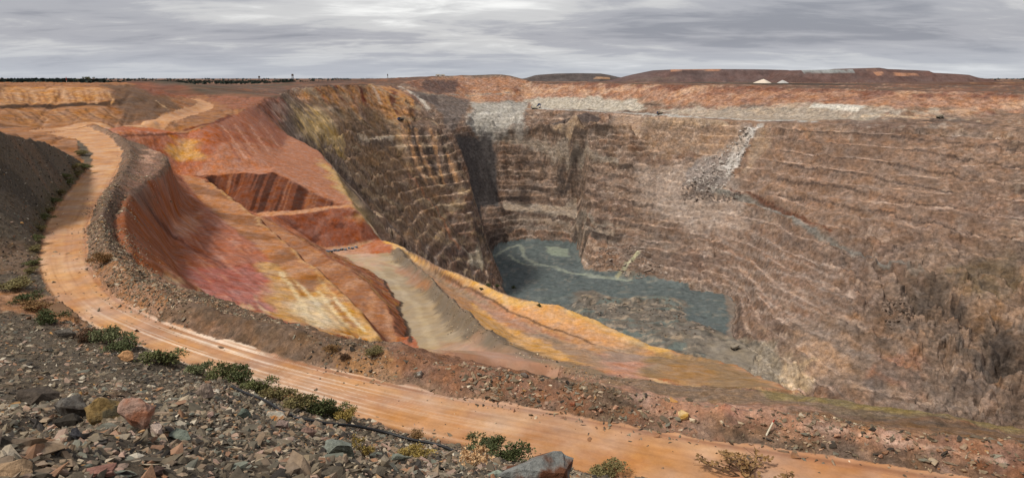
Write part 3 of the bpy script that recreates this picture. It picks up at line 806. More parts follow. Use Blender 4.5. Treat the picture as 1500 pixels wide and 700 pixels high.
for s_, c_, w_ in (('205,283 232,325 254,348', (84, 42, 26), 7), ('262,352 300,372 330,392', (120, 58, 42), 4), ('300,382 360,392 420,408', (140, 70, 56), 3)):
    stroke(s_, c_, w_, 0.7, CZ, 0.8, 271)
paint('252,322 296,308 290,335 262,346', (206, 140, 104), 0.7, CZ, 0.02)
band(np.vstack([UI[:26], rev(UO[:26])]), (192, 128, 80), 0.9, 1.2, seed=272)
for k in range(5):
    i_ = 2 + k * 5; a_, b_ = UI[i_], UO[i_ + 3]; q_ = (b_ - a_) * 0.25
    band(np.array([a_, b_, b_ + (UO[i_ + 5] - UO[i_ + 3]), a_ + (UI[i_ + 2] - UI[i_])]), (118, 72, 42), 0.55, 2.0, seed=273 + k)
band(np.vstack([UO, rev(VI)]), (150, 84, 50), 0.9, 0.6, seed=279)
band(np.vstack([UO, rev(offset(UO, -0.9))]), (222, 170, 108), 0.6, 0.9, seed=280, rough=1.4)  # crest highlight painted along the bench edge
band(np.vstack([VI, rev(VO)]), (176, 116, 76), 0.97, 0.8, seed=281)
nV = 17
for k in range(nV):
    A_, B_ = mixl(VI, VI, 0, nV * 2 + 1), mixl(VO, VO, 0, nV * 2 + 1)
    band(np.array([A_[2 * k], B_[2 * k], B_[2 * k + 1], A_[2 * k + 1]]), ((148, 90, 56), (206, 146, 102))[k % 2], 0.5, 1.0, seed=282 + k, rough=1.0)
band(np.vstack([VO, rev(RL)]), (170, 98, 60), 0.95, 0.8, seed=300)
k_ = np.where(inside(np.vstack([VO, rev(RL)])))[0]
blend(k_, (208, 150, 84), sst(0.0, 0.4, fbm2(X[k_] / 2.5, Y[k_] / 2.5, 3, 301)) * 0.7); blend(k_, (78, 48, 34), sst(0.1, 0.4, fbm2(X[k_] / 1.8, Y[k_] / 1.8, 3, 302)) * 0.6)
# end wall
band(np.vstack([ET, TR[:2], rev(EB1[:10])]), (170, 100, 60), 0.9, 1.5, seed=303)  # face shaded by a darker colour
band(np.vstack([TR[:20], rev(EB1[6:])]), (184, 112, 82), 0.9, 2.5, seed=304)  # slope shaded by colour too, to set off the bench
paint('245,200 295,205 300,228 262,232', (220, 160, 76), 0.85, CZ, 0.02, 0.5, 0.9)
k_ = np.where(inside(np.vstack([ET, TR[:24], rev(EB1)])) & (zone == Q_CUT))[0]
sc3 = fbm2((X[k_] * 0.75 - Z[k_] * 0.9 + Y[k_] * 0.4) / 2.2, (Z[k_] + Y[k_] * 0.3) / 16, 3, 305)
blend(k_, (150, 82, 54), sst(0.1, 0.5, sc3) * 0.6); blend(k_, (226, 162, 124), sst(0.15, 0.55, -sc3) * 0.5)
band(np.vstack([EB1, rev(EF1)]), (200, 134, 98), 0.6, 1.6, seed=306)
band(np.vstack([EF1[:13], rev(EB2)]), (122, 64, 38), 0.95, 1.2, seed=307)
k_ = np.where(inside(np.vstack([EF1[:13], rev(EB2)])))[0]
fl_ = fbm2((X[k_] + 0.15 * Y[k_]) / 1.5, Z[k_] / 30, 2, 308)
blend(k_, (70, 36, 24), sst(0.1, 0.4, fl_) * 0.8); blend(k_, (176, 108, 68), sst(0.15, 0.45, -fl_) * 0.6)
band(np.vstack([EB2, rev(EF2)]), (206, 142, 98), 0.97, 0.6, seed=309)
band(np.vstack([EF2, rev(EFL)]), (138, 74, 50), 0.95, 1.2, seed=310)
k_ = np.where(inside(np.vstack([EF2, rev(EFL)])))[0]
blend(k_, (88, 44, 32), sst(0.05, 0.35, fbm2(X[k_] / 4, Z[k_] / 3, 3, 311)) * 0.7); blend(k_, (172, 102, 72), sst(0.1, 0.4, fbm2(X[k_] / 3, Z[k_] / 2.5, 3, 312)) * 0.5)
EFr = mixl(EF1[12:], SPUR[:14], 0.0)
band(np.vstack([EF1[12:], SPUR[:20], rev(EF2)[:2], rev(EB2)[:2]]), (188, 122, 88), 0.9, 2.0, seed=313)
paint('470,235 500,262 545,330 556,348 516,304 490,270', (210, 168, 100), 0.85, [Q_CUT, Q_PIT], 0.02, 0.5, 1.0)
paint('428,172 450,155 480,175 505,205 480,212 455,205 432,195', (214, 174, 106), 0.85, [Q_CUT, Q_PIT, Q_LEFT], 0.015, 0.5, 1.0)
paint('295,139 405,137 412,165 402,188 372,170 338,160', (164, 100, 76), 0.85, [Q_CUT, Q_PIT, Q_LEFT, Q_PLAIN], 0.012, 0.5, 0.9)
stroke('295,139 350,137 405,137', (104, 62, 48), 2.0, 0.8, [Q_CUT, Q_PIT, Q_LEFT, Q_PLAIN], 0.6, 316)
paint('404,148 416,150 412,172 400,166', (216, 176, 152), 0.7, [Q_CUT, Q_PIT, Q_LEFT], 0.01)
stroke('172,200 205,199 245,198 275,196', (112, 62, 42), 3.0, 0.8, [Q_CUT], 0.7, 317)  # top edge of the end wall shaded by a painted dark line
stroke('272,190 300,184 322,177 336,169', (120, 60, 42), 5.0, 0.85, [Q_CUT, Q_LEFT, Q_NEAR], 0.5, 318)
for k in range(9):
    stroke('%d,%d %d,%d' % (318 + k * 9, 186 - k, 352 + k * 8, 236 - k * 3), ((158, 86, 60), (224, 160, 128))[k % 2], 2.6, 0.65, [Q_CUT], 0.9, 319 + k)
# shelf and its tracks
band(np.vstack([OE[:34], rev(SE)]), (198, 146, 100), 0.92, 2.0, seed=314)
band(np.vstack([EFL, RL[:3], OE[:3]]), (190, 150, 114), 0.7, 2.0, seed=315)
paint('484,368 530,362 560,375 550,395 520,385', (206, 152, 120), 0.7, CZ, 0.02, 0.5, 1.0)
paint('560,352 600,366 640,388 690,409 740,431 800,446 850,458 900,482 960,507 1010,521 980,522 900,498 840,480 760,455 690,425 620,392 575,365', (228, 176, 102), 0.95, CZ, 0.015, 0.4, 0.6)
paint('600,372 650,402 700,428 690,412 640,390', (160, 104, 66), 0.6, CZ, 0.02)
paint('740,445 830,455 880,480 930,515 900,520 840,490 770,470', (226, 160, 100), 0.7, CZ, 0.02, 0.5, 1.0)
paint('600,378 650,412 720,454 800,490 860,512 930,530 980,536 930,548 860,537 800,514 740,480 680,440 625,400', (178, 140, 108), 0.9, CZ, 0.015, 0.4, 0.6)
stroke('606,384 650,412 700,440 760,474 800,497 870,528', (150, 124, 100), 9.0, 0.85, CZ, 0.5, 350)
stroke('650,405 700,432 760,466 830,500', (176, 118, 88), 5.0, 0.6, CZ, 0.8, 352)
stroke('640,398 700,430 770,465 830,490 870,505', (98, 70, 50), 3.0, 0.8, CZ, 0.7, 351)
paint('690,445 760,485 860,535 830,542 760,515 700,478', (222, 162, 84), 0.85, CZ, 0.015, 0.4, 0.8)
paint('690,440 740,455 790,490 740,480', (202, 142, 112), 0.6, CZ, 0.02)
paint('880,520 930,515 960,535 930,560 870,550', (216, 150, 124), 0.7, CZ + [Q_NEAR], 0.03, 0.5, 1.2)
paint('880,510 940,505 960,525 900,528', (150, 140, 124), 0.6, CZ, 0.03, 0.5, 1.2)
paint('960,520 1040,522 1100,550 1150,575 1080,570 1010,560 940,548', (152, 122, 84), 0.8, CZ + [Q_NEAR, Q_PIT], 0.03, 0.5, 0.9)
paint('968,535 1020,532 1050,548 1030,562 975,560', (184, 134, 80), 0.7, CZ + [Q_NEAR, Q_PIT], 0.03)
# ramp
RZ = [Q_RAMP]
mottle(RZ, (188, 164, 130), 0.0, 0.4, 9, 0.6, 360)
stroke('535,385 580,415 610,450 625,490 640,510', (192, 168, 132), 7, 0.6, RZ, 0.5, 361)
stroke('500,378 560,410 583,440 592,475 600,500', (74, 62, 52), 3.4, 0.9, CZ, 0.8, 362)
paint('575,372 605,386 640,425 690,470 740,503 840,545 800,542 730,520 680,490 640,455 600,415', (118, 102, 82), 0.35, CZ + [Q_NEAR], 0.02, 0.4, 0.9)
k_ = np.where((Y > 66) & (Y < 250) & np.isin(zone, CZ + [Q_NEAR]))[0]; dw, _ = dist(OE[:40], XW[k_], YW[k_])
blend(k_, (122, 106, 88), sst(4.2, 1.8, dw + fbm2(X[k_] / 2, Y[k_] / 2, 3, 363) * 1.5) * 0.9)
paint('560,385 600,395 640,430 625,430 590,405', (178, 124, 90), 0.7, CZ, 0.02)

# near bench and berm
paint('640,498 690,500 760,515 840,540 900,555 860,560 780,545 700,530 640,516', (176, 134, 106), 0.8, [Q_RAMP, Q_CUT, Q_NEAR], 0.04, 0.6, 1.0)
NZ = [Q_NEAR, Q_RAMP, Q_CUT]
mottle([Q_NEAR], (122, 98, 78), 0.0, 0.4, 5, 0.7, 370)
mottle([Q_NEAR], (168, 118, 86), 0.1, 0.4, 8, 0.7, 371)
mottle([Q_NEAR], (96, 80, 66), 0.1, 0.3, 1.3, 0.7, 372)
paint('150,200 215,215 248,232 205,280 170,300 150,330 140,300 180,240', (124, 98, 82), 0.7, [Q_NEAR, Q_CUT], 0.03)
paint('205,235 248,233 222,262 200,282 180,285', (166, 122, 100), 0.85, [Q_NEAR, Q_CUT], 0.02)
paint('215,222 235,225 225,245 208,240', (224, 170, 140), 0.7, [Q_NEAR], 0.012, 0.4, 1.2)
paint('140,330 165,335 210,395 330,442 470,486 560,500 540,535 420,520 320,492 230,462 160,420', (126, 100, 78), 0.7, [Q_NEAR], 0.03, 0.5, 0.9)
paint('560,505 700,520 780,548 900,600 1000,625 880,612 740,588 600,562 560,540', (164, 112, 82), 0.8, NZ, 0.03, 0.5, 0.8)
paint('500,520 560,510 600,530 580,555 520,545', (196, 142, 92), 0.7, [Q_NEAR], 0.03, 0.5, 1.0)
paint('680,505 900,555 1080,572 1200,590 1200,612 1000,585 850,560 720,530', (190, 140, 114), 0.75, NZ, 0.03, 0.5, 0.8)
paint('760,520 900,550 1100,575 1250,595 1400,612 1300,612 1150,598 1000,585 880,562', (150, 126, 98), 0.7, NZ, 0.02, 0.5, 0.9)
paint('900,570 1100,595 1300,625 1497,655 1497,690 1300,660 1100,630 950,605', (216, 160, 130), 0.8, [Q_NEAR], 0.03, 0.5, 1.0)
paint('1040,600 1090,600 1110,625 1060,625', (190, 96, 80), 0.55, [Q_NEAR], 0.03, 0.5, 1.2)
paint('1150,600 1320,618 1497,640 1497,656 1300,630 1150,612', (150, 112, 78), 0.7, [Q_NEAR], 0.02, 0.5, 1.0)
paint('1100,568 1200,578 1300,590 1400,604 1497,616 1497,630 1400,618 1250,598 1120,582', (160, 138, 86), 0.85, [Q_NEAR], 0.02, 0.5, 0.9)
paint('1060,636 1200,650 1350,678 1440,700 1380,700 1200,668 1060,648', (132, 108, 90), 0.75, [Q_NEAR], 0.02, 0.5, 0.9)
paint('1380,655 1497,672 1497,698 1420,690', (150, 100, 74), 0.75, [Q_NEAR], 0.03, 0.5, 0.9)
stroke('1180,628 1280,640 1380,660 1470,678', (232, 188, 160), 4.0, 0.6, [Q_NEAR], 0.9, 380)

# scree banks
mottle([Q_SCREE], (84, 76, 66), 0.0, 0.4, 6, 0.7, 390)
mottle([Q_SCREE], (140, 106, 80), 0.12, 0.4, 9, 0.6, 391)
paint('0,425 60,430 110,465 160,490 130,492 60,465 0,458', (196, 140, 98), 0.8, [Q_SCREE, Q_NEAR, Q_LEFT, Q_ROAD], 0.03, 0.5, 0.9)
m = (zone != Q_SCREE) & (Y < 75) & (X < -30) & (zone != Q_ROAD) & (X < -0.5 * Y)
blend(np.where(m)[0], (186, 132, 92), 0.8)
stroke('560,632 640,650 700,662 770,676', (240, 200, 158), 6.0, 0.75, [Q_SCREE, Q_ROAD], 0.8, 392)
stroke('62,200 125,240 118,262 85,300 66,330 55,375', (96, 84, 52), 8.0, 0.6, [Q_SCREE, Q_NEAR], 0.9, 393)

# left banks
LZ = [Q_LEFT, Q_PLAIN]
mottle(LZ, (150, 94, 60), 0.05, 0.3, 12, 0.6, 400)
mottle(LZ, (112, 80, 60), 0.2, 0.3, 9, 0.6, 401)
paint('0,127 145,128 168,146 90,152 0,152', (206, 146, 90), 0.85, LZ, 0.02, 0.4, 0.7)
paint('0,152 90,152 140,149 215,140 215,148 140,156 80,158 0,158', (70, 50, 36), 0.9, LZ, 0.008, 0.5, 0.9)
paint('0,160 80,160 150,158 182,178 120,180 60,187 0,182', (184, 126, 78), 0.8, LZ, 0.02, 0.4, 0.8)
paint('150,124 200,124 235,135 262,150 275,164 232,174 185,178 172,150', (118, 90, 70), 0.85, LZ, 0.02, 0.4, 0.8)
paint('180,121 262,123 300,139 260,142 225,138', (146, 84, 62), 0.85, LZ, 0.02)
paint('255,123 345,124 345,132 300,136', (110, 84, 68), 0.8, LZ, 0.02)
stroke('228,147 245,160', (226, 184, 140), 2.0, 0.8, LZ, 0.5, 405)
for k in range(22):
    x0 = 4 + k * 7.4
    stroke('%d,%d %d,%d' % (x0, 132 + (k * 5) % 6, x0 + 5, 148 + (k * 3) % 4), ((150, 96, 58), (222, 166, 112))[k % 3 == 0], 1.6, 0.6, LZ, 1.0, 430 + k)
for k in range(18):
    x0 = 6 + k * 9
    stroke('%d,%d %d,%d' % (x0, 160 + (k * 5) % 8, x0 + 22, 178 - (k // 5)), ((126, 84, 56), (104, 74, 52), (212, 156, 104))[k % 3], 2.0, 0.55, LZ, 1.0, 460 + k)
mottle([Q_PLAIN], (92, 72, 64), 0.0, 0.4, 90, 0.7, 406)
mottle([Q_PLAIN], (84, 82, 66), 0.1, 0.4, 160, 0.6, 407)
mottle([Q_PLAIN], (150, 100, 76), 0.2, 0.3, 120, 0.6, 408)

# roads: wheel tracks along them
m = zone == Q_ROAD; idx = np.where(m)[0]
rl, ra = dist(LE, X[idx], Y[idx]); rr, rb = dist(RE, X[idx], Y[idx]); rv = rl / (rl + rr)
wj = fbm2(X[idx] / 3.5, Y[idx] / 3.5, 3, 418) * 0.05
n = fbm2(rb / 34, (rv + wj) * 9, 3, 420) * 0.8 + 0.3 * fbm2(rb / 9, (rv + wj) * 8, 3, 419); n2 = fbm2(rb / 70, (rv + wj * 0.5) * 24, 2, 421); n3 = fbm2(X[idx] / 2.2, Y[idx] / 2.2, 4, 422)
farr = sst(120, 200, Y[idx])
blend(idx, (190, 130, 86), sst(-0.05, 0.4, n) * 0.22 * (1 - farr))
blend(idx, (228, 180, 126), sst(0.05, 0.5, -n) * 0.24 * (1 - farr))
blend(idx, (172, 116, 78), sst(0.2, 0.55, n2) * 0.16 * (1 - farr))
blend(idx, (190, 132, 92), sst(0.0, 0.35, n3) * 0.6); blend(idx, (172, 118, 80), sst(0.12, 0.4, fbm2(X[idx] / 9, Y[idx] / 9, 4, 427)) * 0.45); blend(idx, (224, 174, 124), sst(0.1, 0.5, fbm2(X[idx] / 6, Y[idx] / 6, 4, 423)) * 0.5)
for r0_ in (0.24, 0.33, 0.55, 0.66):
    ww = fbm2(rb / 11, np.full(len(idx), r0_ * 50), 2, 424) * 0.025
    blend(idx, (158, 106, 72), np.exp(-((rv - r0_ + ww) / 0.016) ** 2) * 0.26 * (1 - farr) * sst(-0.3, 0.2, fbm2(rb / 9, rv * 3, 2, 426)))
blend(idx, (116, 76, 52), np.exp(-((rv - 0.955) / 0.022) ** 2) * 0.85 * (1 - farr))
blend(idx, (122, 84, 58), np.exp(-((rv - 0.02) / 0.03) ** 2) * 0.7 * (1 - farr))
blend(idx, (196, 138, 104), sst(0.84, 0.93, rv) * 0.4 * (1 - farr))
salt = np.exp(-((rb - np.median(rb[(Y[idx] > 40) & (Y[idx] < 60)])) / 16) ** 2)
blend(idx, (242, 216, 190), salt * sst(0.05, 0.35, fbm2(rb / 14, rv * 22, 3, 425)) * 0.85)
print('colour', time.time() - T0)

# ------------------------------------------------------------------ materials
def new_mat(name):
    m = bpy.data.materials.new(name); m.use_nodes = True
    nt = m.node_tree; nt.nodes.clear()
    o = nt.nodes.new('ShaderNodeOutputMaterial'); b = nt.nodes.new('ShaderNodeBsdfPrincipled')
    nt.links.new(b.outputs[0], o.inputs[0])
    b.inputs['Roughness'].default_value = 0.95
    b.inputs['Specular IOR Level'].default_value = 0.12
    return m, nt, b
def ground_mat(name, s1, s2, lo=0.62, hi=1.32, bump=0.5, bdist=0.3, stretch=(1, 1, 1), speck=0.0, sscale=1.0, rot=0.0, benches=False):
    m, nt, b = new_mat(name)
    N_, L_ = nt.nodes, nt.links
    a = N_.new('ShaderNodeVertexColor'); a.layer_name = 'col'
    tc = N_.new('ShaderNodeTexCoord'); mp = N_.new('ShaderNodeMapping')
    mp.inputs['Scale'].default_value = stretch
    mp.inputs['Rotation'].default_value = (0, 0, rot)
    L_.new(tc.outputs['Object'], mp.inputs[0])
    def nz(sc, det, ro=0.62):
        n = N_.new('ShaderNodeTexNoise'); n.inputs['Scale'].default_value = sc; n.inputs['Detail'].default_value = det; n.inputs['Roughness'].default_value = ro
        L_.new(mp.outputs[0], n.inputs['Vector']); return n
    n1, n2 = nz(s1, 5), nz(s2, 6, 0.7)
    mr1 = N_.new('ShaderNodeMapRange'); mr1.inputs[1].default_value = 0.28; mr1.inputs[2].default_value = 0.72; mr1.inputs[3].default_value = lo; mr1.inputs[4].default_value = hi
    L_.new(n1.outputs['Fac'], mr1.inputs[0])
    mr2 = N_.new('ShaderNodeMapRange'); mr2.inputs[1].default_value = 0.28; mr2.inputs[2].default_value = 0.72; mr2.inputs[3].default_value = (1 + lo) / 2; mr2.inputs[4].default_value = (1 + hi) / 2
    L_.new(n2.outputs['Fac'], mr2.inputs[0])
    mu = N_.new('ShaderNodeMath'); mu.operation = 'MULTIPLY'
    L_.new(mr1.outputs[0], mu.inputs[0]); L_.new(mr2.outputs[0], mu.inputs[1])
    sc = N_.new('ShaderNodeVectorMath'); sc.operation = 'SCALE'
    L_.new(a.outputs[0], sc.inputs[0]); L_.new(mu.outputs[0], sc.inputs['Scale'])
    # slight drift of hue between warmer and greyer earth
    hs = N_.new('ShaderNodeHueSaturation')
    n3 = nz(s1 * 0.37, 3)
    mr3 = N_.new('ShaderNodeMapRange'); mr3.inputs[1].default_value = 0.3; mr3.inputs[2].default_value = 0.7; mr3.inputs[3].default_value = 0.82; mr3.inputs[4].default_value = 1.16
    L_.new(n3.outputs['Fac'], mr3.inputs[0]); L_.new(mr3.outputs[0], hs.inputs['Saturation'])
    L_.new(sc.outputs[0], hs.inputs['Color'])
    last = hs.outputs[0]
    if speck:
        # broken blocks: each piece its own tone, dark joints between
        for q, (sc_, wt_) in enumerate(((sscale, 1.0), (sscale * 2.7, 0.8))):
            vo = N_.new('ShaderNodeTexVoronoi'); vo.inputs['Scale'].default_value = sc_; vo.inputs['Randomness'].default_value = 1.0
            wv = N_.new('ShaderNodeVectorMath'); wv.operation = 'MULTIPLY_ADD'
            nw = nz(sc_ * 0.8, 3)
            L_.new(nw.outputs['Color'], wv.inputs[0]); wv.inputs[1].default_value = (0.7 / sc_,) * 3; L_.new(mp.outputs[0], wv.inputs[2])
            L_.new(wv.outputs[0], vo.inputs['Vector'])
            sx = N_.new('ShaderNodeSeparateColor'); L_.new(vo.outputs['Color'], sx.inputs[0])
            mq = N_.new('ShaderNodeMapRange'); mq.inputs[3].default_value = 1 - speck * wt_; mq.inputs[4].default_value = 1 + speck * wt_ * 0.8
            L_.new(sx.outputs[0], mq.inputs[0])
            v2 = N_.new('ShaderNodeVectorMath'); v2.operation = 'SCALE'; L_.new(last, v2.inputs[0]); L_.new(mq.outputs[0], v2.inputs['Scale'])
            last = v2.outputs[0]
            ve = N_.new('ShaderNodeTexVoronoi'); ve.feature = 'DISTANCE_TO_EDGE'; ve.inputs['Scale'].default_value = sc_
            L_.new(wv.outputs[0], ve.inputs['Vector'])
            me_ = N_.new('ShaderNodeMapRange'); me_.inputs[1].default_value = 0.0; me_.inputs[2].default_value = 0.09; me_.inputs[3].default_value = 1 - speck * 0.9; me_.inputs[4].default_value = 1.0
            L_.new(ve.outputs['Distance'], me_.inputs[0])
            v3 = N_.new('ShaderNodeVectorMath'); v3.operation = 'SCALE'; L_.new(last, v3.inputs[0]); L_.new(me_.outputs[0], v3.inputs['Scale'])
            last = v3.outputs[0]
    if benches:
        # pale crushed rock lying on the bench floors
        aq = N_.new('ShaderNodeAttribute'); aq.attribute_name = 'bench_level'
        aw = N_.new('ShaderNodeAttribute'); aw.attribute_name = 'bench_dust'
        jt = N_.new('ShaderNodeMath'); jt.operation = 'MULTIPLY_ADD'; L_.new(n2.outputs['Fac'], jt.inputs[0]); jt.inputs[1].default_value = 0.22; L_.new(aq.outputs['Fac'], jt.inputs[2])
        fr_ = N_.new('ShaderNodeMath'); fr_.operation = 'FRACT'; L_.new(jt.outputs[0], fr_.inputs[0])
        up = N_.new('ShaderNodeMapRange'); up.inputs[1].default_value = 0.10; up.inputs[2].default_value = 0.16; L_.new(fr_.outputs[0], up.inputs[0])
        dn = N_.new('ShaderNodeMapRange'); dn.inputs[1].default_value = 0.46; dn.inputs[2].default_value = 0.38; L_.new(fr_.outputs[0], dn.inputs[0])
        mm = N_.new('ShaderNodeMath'); mm.operation = 'MULTIPLY'; L_.new(up.outputs[0], mm.inputs[0]); L_.new(dn.outputs[0], mm.inputs[1])
        m2 = N_.new('ShaderNodeMath'); m2.operation = 'MULTIPLY'; L_.new(mm.outputs[0], m2.inputs[0]); L_.new(aw.outputs['Fac'], m2.inputs[1])
        m3 = N_.new('ShaderNodeMath'); m3.operation = 'MULTIPLY_ADD'; L_.new(m2.outputs[0], m3.inputs[0]); m3.inputs[1].default_value = 0.60; m3.inputs[2].default_value = 1.04
        v4 = N_.new('ShaderNodeVectorMath'); v4.operation = 'SCALE'; L_.new(last, v4.inputs[0]); L_.new(m3.outputs[0], v4.inputs['Scale'])
        last = v4.outputs[0]
    L_.new(last, b.inputs['Base Color'])
    bp = N_.new('ShaderNodeBump'); bp.inputs['Strength'].default_value = bump; bp.inputs['Distance'].default_value = bdist
    ad = N_.new('ShaderNodeMath'); ad.operation = 'ADD'
    L_.new(n1.outputs['Fac'], ad.inputs[0]); L_.new(n2.outputs['Fac'], ad.inputs[1])
    L_.new(ad.outputs[0], bp.inputs['Height']); L_.new(bp.outputs[0], b.inputs['Normal'])
    return m
M_GROUND = {
    Q_PLAIN: ground_mat('plain_earth', 0.05, 0.25, bump=0.3, bdist=2.0),
    Q_LEFT: ground_mat('orange_bank_earth', 0.45, 2.2, 0.6, 1.3, bump=0.7, bdist=0.6),
    Q_NEAR: ground_mat('rubbly_bench_earth', 1.6, 7.0, 0.7, 1.3, bump=0.9, bdist=0.2, speck=0.2, sscale=2.2),
    Q_ROAD: ground_mat('graded_dirt', 0.7, 5.0, 0.82, 1.14, bump=0.25, bdist=0.06),
    Q_SCREE: ground_mat('scree_fines', 3.0, 11.0, 0.5, 1.4, bump=1.0, bdist=0.12),
    Q_CUT: ground_mat('oxide_clay', 0.42, 1.4, 0.72, 1.25, bump=0.6, bdist=0.28, stretch=(2.0, 2.0, 0.4), speck=0.06, sscale=0.5),
    Q_PIT: ground_mat('pit_rock', 0.13, 0.5, 0.5, 1.5, bump=0.8, bdist=1.5, stretch=(1, 1, 1.5), speck=0.14, sscale=0.11, benches=True),
    Q_FLOOR: ground_mat('teal_broken_rock', 0.09, 0.4, 0.68, 1.3, bump=0.8, bdist=1.6),
    Q_RAMP: ground_mat('grey_haul_dirt', 0.4, 2.5, 0.84, 1.13, bump=0.3, bdist=0.12),
}
def mesh(name, V, F, colr=None, smooth=True):
    me = bpy.data.meshes.new(name)
    me.vertices.add(len(V)); me.vertices.foreach_set('co', np.ascontiguousarray(V, np.float32).ravel())
    k = F.shape[1]
    me.loops.add(F.size); me.loops.foreach_set('vertex_index', np.ascontiguousarray(F, np.int32).ravel())
    me.polygons.add(len(F)); me.polygons.foreach_set('loop_start', np.arange(0, F.size, k, dtype=np.int32))
    me.polygons.foreach_set('use_smooth', np.full(len(F), smooth))
    if colr is not None:
        c4 = np.ones((len(V), 4), np.float32); c4[:, :3] = colr
        a = me.color_attributes.new('col', 'FLOAT_COLOR', 'POINT'); a.data.foreach_set('color', c4.ravel())
    me.update(calc_edges=True)
    return me
def link(name, data=None, parent=None, label=None, category=None, group=None, kind=None, loc=None, mat=None):
    o = bpy.data.objects.new(name, data); scene.collection.objects.link(o)
    if parent: o.parent = parent
    if label: o['label'] = label
    if category: o['category'] = category
    if group: o['group'] = group
    if kind: o['kind'] = kind
    if loc is not None: o.location = loc
    if mat is not None: data.materials.append(mat)
    return o
ii, jj = np.meshgrid(np.arange(NA - 1), np.arange(NR - 1), indexing='ij')
v0 = (ii * NR + jj).ravel()
F = np.stack([v0, v0 + NR, v0 + NR + 1, v0 + 1], 1)
fz = zone[F[:, 0]]
V = np.stack([X, Y, Z], 1)
G_NAME = {Q_PLAIN: 'plain', Q_LEFT: 'orange_earth_bank', Q_NEAR: 'rubble_bench', Q_ROAD: 'dirt_road', Q_SCREE: 'scree_slope', Q_CUT: 'red_clay_cut', Q_PIT: 'pit_wall', Q_FLOOR: 'pit_floor', Q_RAMP: 'haul_ramp'}
for k, nm in G_NAME.items():
    f = F[fz == k]
    if not len(f): continue
    u, inv = np.unique(f, return_inverse=True)
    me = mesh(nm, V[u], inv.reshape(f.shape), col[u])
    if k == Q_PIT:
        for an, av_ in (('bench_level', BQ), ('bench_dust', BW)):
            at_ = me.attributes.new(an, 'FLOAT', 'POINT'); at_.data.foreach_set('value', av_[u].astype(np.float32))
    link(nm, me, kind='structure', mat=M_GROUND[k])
print('ground built', time.time() - T0)

# ------------------------------------------------------------------ heights of the finished ground, for things that stand on it
Sg = np.log(S); Zg = Z.reshape(NA, NR)
H = np.stack([np.interp(lk, Sg[i], Zg[i]) for i in range(NA)]).astype(np.float32)
def ground(px, py):
    p = hit(px, py)
    return p

# ------------------------------------------------------------------ far waste dumps: flat-topped heaps on the plain
def simple_mat(name, c, s1=0.5, lo=0.7, hi=1.3, rough=0.9, bump=0.3, bdist=0.05, spec=0.2, s2=None, k=0.86):
    m, nt, b = new_mat(name)
    N_, L_ = nt.nodes, nt.links
    tc = N_.new('ShaderNodeTexCoord')
    n = N_.new('ShaderNodeTexNoise'); n.inputs['Scale'].default_value = s1; n.inputs['Detail'].default_value = 7; n.inputs['Roughness'].default_value = 0.65
    L_.new(tc.outputs['Object'], n.inputs['Vector'])
    mr = N_.new('ShaderNodeMapRange'); mr.inputs[1].default_value = 0.28; mr.inputs[2].default_value = 0.72; mr.inputs[3].default_value = lo; mr.inputs[4].default_value = hi
    L_.new(n.outputs['Fac'], mr.inputs[0])
    sc = N_.new('ShaderNodeVectorMath'); sc.operation = 'SCALE'
    sc.inputs[0].default_value = tuple(lin(c) * k)
    L_.new(mr.outputs[0], sc.inputs['Scale'])
    L_.new(sc.outputs[0], b.inputs['Base Color'])
    bp = N_.new('ShaderNodeBump'); bp.inputs['Strength'].default_value = bump; bp.inputs['Distance'].default_value = bdist
    L_.new(n.outputs['Fac'], bp.inputs['Height']); L_.new(bp.outputs[0], b.inputs['Normal'])
    b.inputs['Roughness'].default_value = rough; b.inputs['Specular IOR Level'].default_value = spec
    return m
M_DUMP = ground_mat('dump_rock', 0.03, 0.12, 0.75, 1.25, bump=0.6, bdist=4.0, stretch=(1, 1, 0.4))
